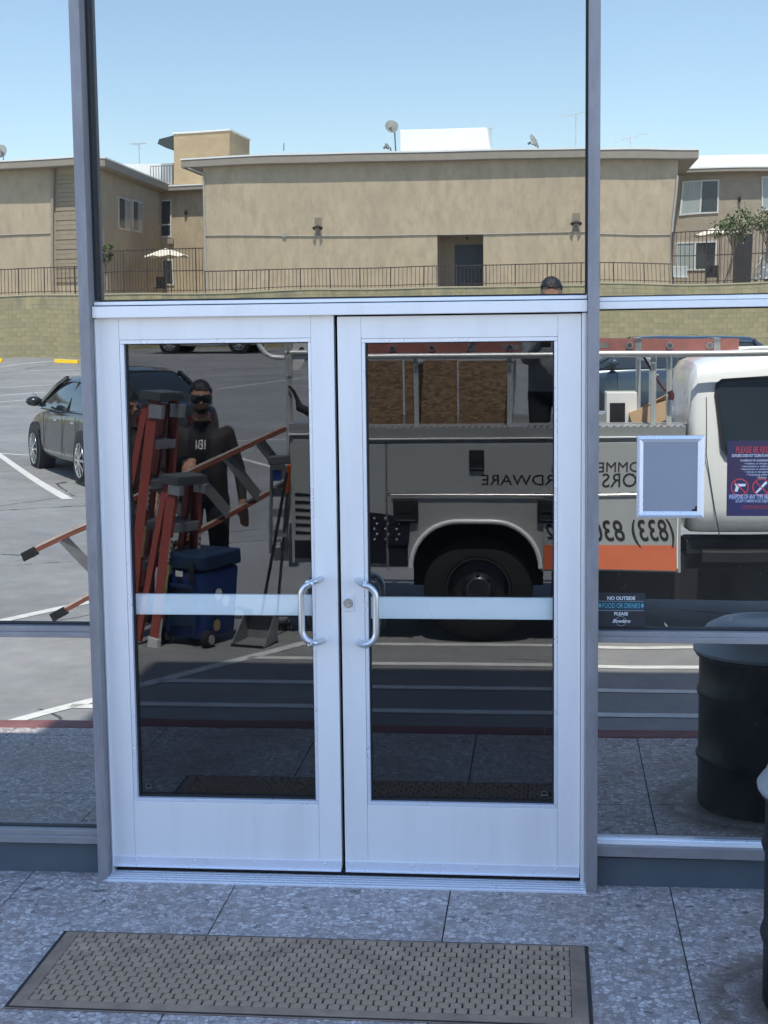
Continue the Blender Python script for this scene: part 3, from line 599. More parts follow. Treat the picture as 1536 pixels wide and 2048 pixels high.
for i, (cx_, cy_) in enumerate(cells):
    dz = random.uniform(-.0012, .0008)
    if i < 300:
        o = bpy.data.objects.new('tread', hm); COL.objects.link(o); o.parent = MT; o.location = (cx_-MT.location.x+random.uniform(-.0008, .0008), cy_-MT.location.y+random.uniform(-.0008, .0008), dz)
    else:
        far.prism([(p[0]+cx_, p[1]*.93+cy_) for p in hp], .004, .0125+dz, 'z')
for cx_, cy_ in cells_h: far.box(cx_-pw_*.25+.002, cx_+pw_*.25-.002, cy_-pr_*.42, cy_+pr_*.42, .004, .0123)
o = far.build('tread', M_MATT, MT); o['kind'] = 'stuff'

# ================================================================== DRUM BIN
DB = thing('drum_bin', 'black ribbed steel drum with a pale domed lid standing by the shop window', 'bin', (.923, -1.0, 0))
rd = .275; prof = [(0, .012), (rd-.012, .012), (rd-.004, .004), (rd, .016), (rd, .18)]
def rib(z0): return [(rd, z0-.022), (rd+.006, z0-.014), (rd+.0105, z0), (rd+.006, z0+.014), (rd, z0+.022)]
prof += rib(.215)+rib(.49)+[(rd, .655), (rd+.006, .668), (rd+.006, .685), (rd-.004, .69), (rd-.01, .66)]
m = MB(); m.lathe(prof, (.923, -1.0, 0), 64); m.build('drum_body', mat('black enamel', (.004, .0045, .006), .4, 0, .2, 6, .03, 9, coat=0, spec=.2, dirt=.2, ds=5, dcol=(.04, .04, .045)), DB, smooth=40)
m = MB(); m.lathe([(rd+.020, .668), (rd+.024, .66), (rd+.026, .672), (rd+.018, .684), (rd+.004, .70), (rd-.01, .735), (rd-.03, .765), (rd-.08, .79), (.12, .80), (.10, .79), (.0, .788)], (.923, -1.0, 0), 64); m.build('domed_lid', mat('weathered lid', (.27, .29, .30), .45, .2, .15, 7, .2, 11, dirt=.4, ds=7, dcol=(.2, .2, .2)), DB, smooth=40)
m = MB(); m.lathe([(rd+.003, .640), (rd+.016, .646), (rd+.018, .656), (rd+.003, .664)], (.923, -1.0, 0), 64); m.build('bag_cuff', mat('black bag', (.02, .022, .026), .3, 0, .3, 20, .9, 22), DB, smooth=60)

# ================================================================== SERVICE TRUCK (stands along the kerb, seen in the glass)
D0 = 5.20; TZ = lotz(5.6); TW = 2.0
def tp(px, py, D=D0, t=0.0): return at(px, py, D, t)
TR = thing('service_truck', 'white utility truck with grey tool boxes, pipe rack and open bed parked along the kerb', 'truck', (.6, -6.2, TZ))
yN = -D0; yFar = yN-TW
xr = tp(581, 980, D0, DOOR_TILT).x; xf = tp(1364, 980).x; xc = tp(1374, 960).x
ztop = tp(900, 855).z; zlip = tp(900, 879).z; zband = tp(900, 1088).z; zbot = tp(1250, 1142).z; zmid = tp(900, 990).z
wx, wz = tp(955, 1183).x, 0; wr = .385; wz = TZ + wr
ax0, ax1, atop = tp(822, 1100).x, tp(1080, 1100).x, tp(950, 1043).z
xsplit, xsplit2 = tp(776, 1000).x, tp(1090, 1000).x
# side wall of the near box as a profile with the wheel arch cut out
def arch(xa, xb, zt_, zb_, n=8, r=None):
    r = r or (xb-xa)*.36; pts = [(xa, zb_)]
    for i in range(n+1): t = math.pi/2*i/n; pts.append((xa + r*(1-math.cos(t)), zt_ - r + r*math.sin(t)))
    for i in range(n+1): t = math.pi/2*i/n; pts.append((xb - r*(1-math.sin(t)), zt_ - r + r*math.cos(t)))
    return pts + [(xb, zb_)]
zwb = TZ+.38
AR = arch(ax0, ax1, atop, zbot)
# the near and far box shells
for (ya, yb, nm) in ((yN, yN-.04, 'near'), (yFar+.04, yFar, 'far')):
    pass
def boxside(y0, y1, name='box_side'):
    out = [(xr, zbot+.02), (xr, zlip), (xf, zlip), (xf, zbot), (ax1, zbot)] + AR[::-1][1:-1] + [(ax0, zbot+.02)]
    m = MB(); vs = [(p[0], y0, p[1]) for p in out]+[(p[0], y1, p[1]) for p in out]; n = len(out)
    m.add(vs, [list(range(n))[::-1], list(range(n, 2*n))]+[(i, (i+1)%n, (i+1)%n+n, i+n) for i in range(n)]); return m.build(name, M_TGREY, TR)
boxside(yN, yN-.03); boxside(yFar+.03, yFar)
BD = .42
for ya, yb in ((yN-.031, yN-BD), (yFar+BD, yFar+.031)):
    m = MB(); m.box(xr+.002, xf-.002, min(ya, yb), max(ya, yb), atop+.02, zlip-.001); m.build('tool_box', M_TGREY, TR)
m = MB(); m.box(xr+.03, xf, yFar+BD, yN-BD, TZ+.80, TZ+.86); m.build('bed_floor', M_DIAM, TR)
m = MB(); m.box(ax0-.02, ax1+.02, yN-.5, yN-.46, TZ+.35, atop); m.box(xr+.1, xf, yN-.9, yN-.8, TZ+.45, TZ+.62); m.box(xr+.1, xf+3.2, yFar+.8, yFar+.9, TZ+.45, TZ+.62); m.box(ax1+.08, xc+2.2, yN-.40, yN-.22, TZ+.30, TZ+.62); m.build('chassis', M_BLACK, TR)
# lids of diamond plate with a ribbed edge
for (ya, yb) in ((yN+.012, yN-BD-.012), (yFar+BD+.012, yFar-.012)):
    m = MB(); m.box(xr-.005, xf+.01, min(ya, yb), max(ya, yb), zlip+.014, ztop); lid = m.build('box_lid', mat('lid grey', (.32, .33, .325), .4, .2, .08, 6), TR, bevel=.004)
    m = MB(); n = int((xf-xr)/.045)
    for i in range(n):
        xx = xr + .03 + i*.045; m.add([(xx, max(ya, yb)+.001, ztop-.002), (xx+.016, max(ya, yb)+.001, ztop-.002), (xx+.034, max(ya, yb)-.06, ztop+.003), (xx+.018, max(ya, yb)-.06, ztop+.003), (xx, max(ya, yb)+.001, ztop+.0005), (xx+.016, max(ya, yb)+.001, ztop+.0005), (xx+.034, max(ya, yb)-.06, ztop+.006), (xx+.018, max(ya, yb)-.06, ztop+.006)], [(0,1,2,3),(7,6,5,4),(0,4,5,1),(1,5,6,2),(2,6,7,3),(3,7,4,0)])
    m.build('tread_pattern', M_CHROME, lid)
    m = MB(); m.box(xr-.008, xf+.012, max(ya, yb)-.035, max(ya, yb)+.012, zlip, zlip+.012); m.build('drip_rail', M_TWHITE, lid, bevel=.003)
# compartment doors standing proud of the near side, with seals and latches
yd = yN+.012
def cdoor(x0, x1, z0, z1, name='compartment_door'):
    m = MB(); m.box(x0, x1, yN+.0005, yd, z0, z1); return m.build(name, M_TGREY, TR, bevel=.004)
cd_up = cdoor(xsplit+.006, xf-.02, zmid+.012, zlip-.03)
cdoor(xr+.02, xsplit-.012, zbot+.05, zlip-.03)
cdoor(ax1+.02, xf-.02, zbot+.01, zmid-.012)
def rod(pts, parent, r=.006, mt=M_CHROME, name='seal_rod'): m = MB(); m.tube(pts, r, 8); return m.build(name, mt, parent, smooth=50)
zr0 = tp(785, 1138).z
rod([(xsplit-.003, yd+.008, zlip-.04), (xsplit-.003, yd+.008, zr0)], TR)
rod([(xsplit+.03, yd+.006, zmid), (xf-.03, yd+.006, zmid)], TR, .007)
rod([(xf-.025, yd+.008, zmid-.02), (xf-.025, yd+.008, zbot+.03)], TR, .006, M_TWHITE)
def latch(px0, py0, px1, py1):
    a, b = tp(px0, py0), tp(px1, py1); m = MB(); m.box(a.x, b.x, yd+.0005, yd+.014, b.z, a.z); l = m.build('door_latch', M_BLACK, TR, bevel=.005)
    w_ = b.x-a.x; h = a.z-b.z; m = MB(); m.box(a.x+w_*.18, b.x-w_*.18, yd+.0145, yd+.020, b.z+h*.45, a.z-h*.12); m.build('paddle', mat('latch grey', (.05, .05, .055), .3, .5), l, bevel=.003)
    m = MB(); m.box(a.x+w_*.12, b.x-w_*.12, yd+.0145, yd+.022, b.z+h*.10, b.z+h*.16); m.build('latch_bar', M_CHROME, l)
latch(938, 900, 969, 943); latch(788, 1000, 838, 1046); latch(1074, 999, 1124, 1045)
# wheel arch trim
AT = arch(ax0-.0, ax1+.0, atop+.0, zbot+.03, 10)
m = MB(); m.tube([(p[0], yd+.002, p[1]) for p in AT], .017, 10); m.build('arch_trim', M_TWHITE, TR, smooth=60)
m = MB(); o2 = arch(ax0+.01, ax1-.01, atop-.01, zbot+.02, 10); n = len(o2)
m.add([(p[0], yN-.012, p[1]) for p in o2]+[(p[0], yN-.44, p[1]) for p in o2], [(i, i+1, i+1+n, i+n) for i in range(n-1)]); m.build('wheel_housing', M_BLACK, TR)
# vinyl wraps
m = MB(); m.box(ax1+.022, xf-.021, yd+.0008, yd+.002, zbot+.012, zband); m.build('vinyl_band', M_ORANGE, TR)
m = MB(); m.box(xr+.021, xsplit-.013, yd+.0008, yd+.002, zbot+.052, zband-.005); m.build('vinyl_band', M_NAVY, TR)
m = MB(); m.box(xsplit+.004, ax0-.02, yN+.001, yN+.0025, zbot+.03, zband-.005); m.build('vinyl_band', M_NAVY, TR)
# tattered flag decal: star field and torn stripes
FL = []
xa, xb, za, zb_ = tp(700, 1030).x, tp(822, 1030).x, tp(760, 1028).z, zband-.004
pts = [(xa, za+.02), (xa+(xb-xa)*.5, za+.005), (xb, za-.03), (xb-.01, zb_+.05), (xb-.02, zb_), (xa, zb_)]
m = MB(); m.prism(pts, yd+.0025, yd+.0032); fl = m.build('flag_decal', M_NAVY, TR)
m = MB()
for i in range(6):
    for j in range(5):
        sx_, sz_ = xa+.02+i*(xb-xa-.04)/5.0 + (.018 if j % 2 else 0), za-.03-j*(za-zb_-.05)/4.5
        if sx_ > xb-.03: continue
        st_ = []
        for k_ in range(10):
            a_ = math.pi/2 + k_*math.pi/5; r_2 = .0115 if k_ % 2 == 0 else .005; st_.append((sx_+r_2*math.cos(a_), sz_+r_2*math.sin(a_)))
        m.prism(st_, yd+.0034, yd+.0038)
m.build('star_print', mat('grey print', (.62, .64, .66), .5), fl)
m = MB()
for j in range(6):
    zz = tp(600, 985+j*15, D0, DOOR_TILT).z; L_ = .17+.05*math.sin(j*2.1)
    pp = [(xr+.03, zz), (xr+.03+L_, zz-.012), (xr+.05+L_, zz-.02), (xr+.02+L_*.8, zz-.026), (xr+.03, zz-.024)]; m.prism(pp, yd+.0025, yd+.0032)
m.build('flag_decal', M_NAVY, TR)
# lettering on the box (reads the right way round from the shop door, mirrored in the glass)
def tt(body, px, py, hpx, mt=M_BLACKT, sh=0, sx=1, align='CENTER', off=0.0):
    p = tp(px, py); s = hpx/289*1.42; text(body, mt, TR, (p.x, yd+.0015, p.z), (-1, 0, 0), (0, 0, 1), s, sx=sx, align=align, shear=sh, offset=off)
tt('HARDWARE', 1061, 961, 21, sx=1.19); tt('&', 1110, 934, 21)
tt('COMMERCIAL', 1208, 937, 20, sx=1.0); tt('DOORS', 1266, 963, 27, sx=.93)
tt('(833) 830', 1272, 1062, 42, sh=.35, sx=.69, off=.012); tt('2', 1103, 1064, 30, sh=.35, sx=.8, off=.012)
# wheels
def wheel(x_, y_, out, parent, r, rim_r, wdt, style='truck'):
    g = 1 if out > 0 else -1
    m = MB(); m.lathe([(rim_r-.01, g*(-wdt)), (r-.05, g*(-wdt)), (r-.012, g*(-wdt+.02)), (r, g*(-wdt+.05)), (r, g*(-.05)), (r-.012, g*(-.02)), (r-.05, 0), (rim_r+.01, g*.006), (rim_r, g*-.004)], (x_, y_, TZ+r if style == 'truck' else r), 40, 'y')
    t = m.build('tyre', M_TYRE, parent, smooth=40, local=(style != 'truck'))
    cz = TZ+r if style == 'truck' else r
    m = MB(); m.lathe([(rim_r+.002, g*.002), (rim_r, g*.008), (rim_r-.012, g*.004), (rim_r-.02, g*-.04), (rim_r-.04, g*-.06)], (x_, y_, cz), 40, 'y')
    if style == 'truck':
        m.lathe([(rim_r-.04, g*-.06), (.12, g*-.045), (.09, g*.0), (.075, g*.012), (.06, g*.014), (0, g*.018)], (x_, y_, cz), 40, 'y')
        for k_ in range(8):
            a_ = 2*math.pi*k_/8; m.lathe([(.0, g*.012), (.012, g*.010), (.013, g*-.02)], (x_+.105*math.cos(a_), y_, cz+.105*math.sin(a_)), 8, 'y')
        m.build('wheel_rim', mat('dark steel rim', (.10, .10, .11), .3, .8, .1, 10), t, smooth=40)
    else:
        m.lathe([(rim_r-.04, g*-.06), (0, g*-.05)], (x_, y_, cz), 30, 'y', 1)
        for k_ in range(10):
            a_ = 2*math.pi*k_/10; ca, sa = math.cos(a_), math.sin(a_); m.bar((x_+.03*ca, y_+g*.004, cz+.03*sa), (x_+(rim_r-.01)*ca, y_+g*-.004, cz+(rim_r-.01)*sa), .035, .022, (0, 1, 0))
        m.lathe([(0, g*.016), (.03, g*.014), (.035, g*-.01)], (x_, y_, cz), 16, 'y')
        m.build('wheel_rim', [M_CHROME, M_BLACK], t, smooth=30, local=True)
    return t
wheel(wx, yN-.06, 1, TR, wr, .228, .28); wheel(wx, yFar+.06, -1, TR, wr, .228, .28)
m = MB(); m.tube([(wx, yN-.3, TZ+wr), (wx, yFar+.3, TZ+wr)], .06, 10); m.build('rear_axle', M_BLACK, TR)
# rear bumper with hitch
bz0, bz1 = tp(560, 1135, D0, DOOR_TILT).z, tp(570, 1050, D0, DOOR_TILT).z
m = MB(); m.box(xr-.03, xr+.04, yFar+.02, yN-.01, bz0, bz1+.02); m.box(xr-.13, xr-.029, yFar+.25, yN-.25, bz0+.09, bz0+.15); m.build('rear_bumper', M_CHROME, TR, bevel=.008)
m = MB(); m.box(xr-.19, xr-.03, yN-.42, yN-.32, bz0, bz0+.10); m.lathe([(0, .13), (.022, .125), (.028, .10), (.02, .075), (.022, .0)], (xr-.16, yN-.37, bz0+.06), 14); m.build('tow_hitch', M_GALV, TR, bevel=.003)
m = MB(); m.box(xr+.02, xr+.035, yFar+BD, yN-BD, TZ+.5, ztop-.3); m.build('tailgate', M_TWHITE, TR, bevel=.004)
m = MB()
for yy in (yN-.12, yFar+.12): m.box(xr-.012, xr-.001, yy-.05, yy+.05, TZ+.75, TZ+1.0)
m.build('tail_lamp', mat('red lamp lens', (.07, .008, .008), .3), TR)
# rack
zrk = tp(900, 713).z; yrn, yrf = yN-.06, yFar+.06
xrb = tp(575, 800, D0, DOOR_TILT).x
m = MB(); m.tube([(xrb-.02, yrn, zrk), (4.3*.25+xf-.0, yrn, zrk), (xf+2.1, yrn, zrk+.02)], .022, 12); m.tube([(xrb-.02, yrf, zrk), (xf+.8, yrf, zrk), (xf+2.1, yrf, zrk+.02)], .022, 12)
for px in (612, 830, 1018, 1305): xx = tp(px, 780).x; m.tube([(xx, yrn, zrk-.045), (xx, yrf, zrk-.045)], .02, 10)
rk = m.build('rack_rail', M_GALV, TR, smooth=50)
m = MB()
for px in (830, 1018, 1306, 1337):
    xx = tp(px, 780).x
    for yy in (yrn-.04, yrf+.04): m.tube([(xx, yy, ztop+.001), (xx, yy, zrk-.02)], .017 if px < 1300 else .02, 10)
m.build('rack_post', M_GALV, TR, smooth=50)
m = MB()
for yy in (yrn+.0, yrf-.0):
    m.tube([(xrb, yy, bz1+.03), (xrb, yy, zrk+.10)], .022, 12); m.tube([(xrb, yy, zrk-.16), (xrb, yy, zrk-.02)], .030, 12)
m.build('rear_post', M_GALV, TR, smooth=50)
m = MB(); g0 = tp(582, 690, D0, DOOR_TILT); gx = [tp(a, b, D0, DOOR_TILT) for a, b in ((582, 676), (617, 676), (617, 702), (596, 740), (582, 742))]
m.prism([(p.x, p.z) for p in gx], yrn-.006, yrn+.004); m.build('gusset_plate', M_TWHITE, TR, bevel=.002)
hc = tp(600, 700, D0, DOOR_TILT); m = MB(); m.lathe([(0, .0051), (.018, .0051)], (hc.x, yrn, hc.z), 20, 'y'); m.build('gusset_hole', M_BLACK, TR)
m = MB(); m.tube([tp(a, b, D0+.1, DOOR_TILT) for a, b in ((512, 672), (518, 690), (528, 705), (542, 714), (568, 716))], .018, 10); m.build('rack_hook', M_TWHITE, TR, smooth=60)
# bungee strap hanging on the post and tie-down on the rack
m = MB(); m.tube([tp(a, b, D0+.02, DOOR_TILT) for a, b in ((576, 772), (586, 782), (594, 800), (598, 815), (612, 822), (625, 836))], [.008, .012, .014, .03, .03, .012], 8); m.build('tie_strap', M_BLACK, TR, smooth=60)
m = MB(); m.tube([tp(a, b, D0+.1) for a, b in ((1278, 702), (1300, 740), (1322, 775), (1337, 790))], .008, 8); m.tube([tp(a, b, D0+.05) for a, b in ((1336, 782), (1340, 790), (1338, 800))], .02, 8); m.build('tie_strap', mat('red webbing', (.10, .02, .02), .8), TR, smooth=60)
# ------- cab
zr_ = tp(1536, 704).z; cabW = TW-.10; yc0, yc1 = yN-.06, yN-.06-cabW; zcab0 = tp(1450, 1085).z
def loft(m, rings, mi=0, close=True):
    o = len(m.v); n = len(rings[0])
    for r_ in rings: m.v += [tuple(p) for p in r_]
    for i in range(len(rings)-1):
        for k_ in range(n if close else n-1): m.f.append([o+i*n+k_, o+i*n+(k_+1)%n, o+(i+1)*n+(k_+1)%n, o+(i+1)*n+k_]); m.mi.append(mi)
    m.f.append([o+k_ for k_ in range(n)]); m.mi.append(mi); m.f.append([o+(len(rings)-1)*n+k_ for k_ in range(n)]); m.mi.append(mi)
def cabring(xx, zt_, zb0, ins, tum):
    ym = (yc0+yc1)/2; h = cabW/2-ins; belt = min(zt_, tp(1450, 915).z)
    P_ = [(h*.94, zb0), (h*.985, zb0+.12), (h, (zb0+belt)/2), (h*.985, belt)]
    if zt_ > belt+.05:
        P_ += [(h-tum*.55, belt+(zt_-belt)*.55), (h-tum*.9, zt_-.11), (h-tum*1.25, zt_-.035), (h-tum*1.9, zt_)]
    else: P_ += [(h*.96, belt+.005), (h*.93, belt+.010), (h*.88, belt+.015), (h*.7, belt+.02)]
    return [(xx, ym+a, b) for a, b in P_] + [(xx, ym-a, b) for a, b in P_[::-1]]
m = MB(); zh_ = tp(1450, 915).z+.03
loft(m, [cabring(xc, zr_-.16, zcab0+.02, .03, .10), cabring(xc+.05, zr_-.06, zcab0, .0, .13), cabring(xc+.22, zr_-.01, zcab0, 0, .14), cabring(xc+.9, zr_+.03, zcab0, 0, .14), cabring(xc+1.5, zr_+.01, zcab0, 0, .14), cabring(xc+1.72, zr_-.06, zcab0, 0, .15), cabring(xc+2.35, zh_, zcab0, 0, .12), cabring(xc+3.25, zh_-.02, zcab0, .0, .1), cabring(xc+3.45, zh_-.10, zcab0, .05, .1)])
cabo = m.build('cab', M_TWHITE, TR, smooth=35)
sb = cabo.modifiers.new('s', 'SUBSURF'); sb.levels = 1; sb.render_levels = 1
def sidepanel(pts, off, name, mt, par, th=.006):
    n = len(pts); ym = (yc0+yc1)/2; belt = tp(1450, 915).z
    def yy(zz):
        t = max(0, (zz-belt)/(zr_-belt)); return yc0 - .010*(1) - .14*.97*t*(1 if t > 0 else 0)
    m = MB(); m.add([(p[0], yy(p[1])+off, p[1]) for p in pts]+[(p[0], yy(p[1])+off-th, p[1]) for p in pts], [list(range(n)), list(range(n, 2*n))]+[(i, (i+1)%n, (i+1)%n+n, i+n) for i in range(n)]); return m.build(name, mt, par)
def tq(*pp): return [(tp(a, b, D0+.08).x, tp(a, b, D0+.08).z) for a, b in pp]
wq = tq((1434, 790), (1437, 772), (1448, 765), (1640, 752), (1646, 905), (1470, 915), (1456, 910), (1447, 896))
sidepanel([(p[0], p[1]) for p in tq((1428, 788), (1431, 767), (1444, 758), (1648, 745), (1654, 912), (1468, 923), (1450, 916), (1440, 900))], .016, 'window_seal', M_BLACK, TR)
sidepanel(wq, .022, 'side_window', M_AUTOG, TR)
sidepanel(tq((1664, 752), (1790, 745), (1880, 905), (1664, 905)), .020, 'side_window', M_AUTOG, TR)
for px in (1412, 1655):
    pa, pb = tp(px, 780, D0+.08), tp(px+(30 if px < 1500 else 0), 1075, D0+.08)
    m = MB(); m.bar((pa.x, yc0-.08, pa.z-.05), (pa.x+.005, yc0+.001, tp(px, 915).z), .004, .006); m.bar((pa.x+.005, yc0+.001, tp(px, 915).z), (pb.x, yc0+.001, pb.z), .004, .006); m.build('door_gap', M_BLACK, TR)
m = MB(); m.box(xc+.38, xc+.55, yc0-.002, yc0+.035, tp(1500, 960).z, tp(1500, 946).z); m.build('door_handle', M_BLACK, TR, bevel=.008)
m = MB(); m.box(xc+.12, xc+2.2, yc0-.10, yc0-.005, zcab0-.14, zcab0-.06); m.box(xc+.02, xc+2.2, yc0-.4, yc0-.11, zcab0-.10, zcab0-.002); m.build('running_board', M_BLACK, TR, bevel=.01)
wheel(xc+2.75, yN-.08, 1, TR, wr, .228, .28); wheel(xc+2.75, yFar+.08, -1, TR, wr, .228, .28)
m = MB(); m.lathe([(0, .004), (wr+.09, .004), (wr+.09, .0)], (xc+2.75, yc0, TZ+wr+.02), 30, 'y'); m.build('wheel_arch', M_BLACK, TR)
m = MB(); m.box(xc+3.42, xc+3.58, yc1+.02, yc0-.02, TZ+.45, TZ+.70); m.build('front_bumper', M_CHROME, TR, bevel=.02)
m = MB()
for yy in (yc0-.22, yc1+.22): m.box(xc+3.40, xc+3.47, yy-.14, yy+.14, TZ+.85, TZ+1.08)
m.build('headlamp', mat('lamp lens', (.7, .72, .75), .1), TR)
# ------- load in the bed
for i, (pa, pb) in enumerate(((733, 807), (808, 915), (916, 1024))):
    a, b = tp(pa, 722, 5.72), tp(pb, 860, 5.72); m = MB(); m.box(a.x+.003, b.x-.003, -5.745-.02*(i == 1), -5.72-.02*(i == 1), TZ+.87, a.z)
    o = m.build('strand_board', MATS['osb']); tag(o, ['narrow strand board sheet upright in the truck bed nearest the tailgate', 'strand board sheet upright in the middle of the truck bed', 'strand board sheet upright beside the standing photographer'][i], 'board', 'strand boards in the truck bed')
a, b = tp(1212, 785, 5.9), tp(1271, 856, 5.9)
WB = thing('metal_cabinet', 'white metal cabinet with a dark opening standing in the truck bed', 'cabinet', ((a.x+b.x)/2, -6.1, TZ+.86))
m = MB(); m.box(a.x, b.x, -6.2, -5.9, TZ+.861, a.z); m.build('cabinet_body', M_TWHITE, WB, bevel=.005)
a2, b2 = tp(1218, 806, 5.9), tp(1247, 852, 5.9); m = MB(); m.box(a2.x, b2.x, -5.899, -5.893, b2.z-.3, a2.z); m.build('dark_panel', M_BLACK, WB)
a = tp(1300, 845, 5.75); m = MB(); m.obox((a.x, -5.9, a.z+.02), (.28, .3, .14), Matrix.Rotation(-.32, 3, 'Y') @ Matrix.Rotation(.2, 3, 'X')); o = m.build('cardboard_box', M_CARD, bevel=.003)
m2 = MB(); m2.obox((a.x+.02, -5.84, a.z+.115), (.22, .14, .006), Matrix.Rotation(-.5, 3, 'Y') @ Matrix.Rotation(.5, 3, 'X')); m2.build('box_flap', M_CARD, o); tag(o, 'tilted open cardboard box on the truck bed behind the cab', 'box')
m = MB()
for i in range(9):
    p_ = Vector((a.x-.05+random.uniform(-.14, .2), -5.85+random.uniform(-.1, .1), a.z-.12+random.uniform(-.03, .05))); m.obox(p_, (random.uniform(.1, .25), .1, random.uniform(.03, .07)), Matrix.Rotation(random.uniform(-.6, .6), 3, 'Y'))
o = m.build('black_bag', mat('black plastic', (.02, .02, .022), .3, 0, .2, 9, .6, 12)); tag(o, 'crumpled black plastic bag under the cardboard box on the truck', 'bag')
# extension ladder on the far side of the rack
LD = thing('extension_ladder', 'long red fibreglass extension ladder lying on the truck rack', 'ladder', (.6, yrf+.1, zrk))
for i, yy in enumerate((yrf+.06, yrf+.42)):
    m = MB(); m.box(xrb+.35, xf+.55, yy-.016, yy+.016, zrk-.01, zrk+.085); m.box(xrb+.35, xf+.55, yy-.03, yy-.0165, zrk-.01, zrk-.004); m.box(xrb+.35, xf+.55, yy-.03, yy-.0165, zrk+.079, zrk+.085); m.build('side_rail', mat('faded fibreglass', (.33, .125, .105), .6, 0, .15, 6, dirt=.3, ds=5, dcol=(.3, .2, .18)), LD)
n_ = 9
for i in range(n_):
    xx = xrb+.6+i*.305; m = MB(); m.tube([(xx, yrf+.02, zrk+.037), (xx, yrf+.44, zrk+.037)], .017, 10); m.lathe([(.018, .0), (.026, .0), (.026, .018), (.018, .018)], (xx, yrf+.4365, zrk+.037), 14, 'y'); m.build('rung', M_LALU, LD, smooth=50)
for xx in (xrb+1.2, xf-.25, xf+.35):
    m = MB(); m.box(xx, xx+.05, yrf+.0, yrf+.46, zrk+.086, zrk+.094); m.box(xx, xx+.05, yrf+.437, yrf+.447, zrk-.02, zrk+.086); m.build('rail_bracket', M_LALU, LD)
m = MB()
for xx in (xrb+1.45, xrb+1.95): m.box(xx, xx+.33, yrf+.4362, yrf+.4375, zrk+.02, zrk+.06)
m.build('warning_label', mat('worn label', (.2, .19, .18), .7, 0, .4, 40), LD)

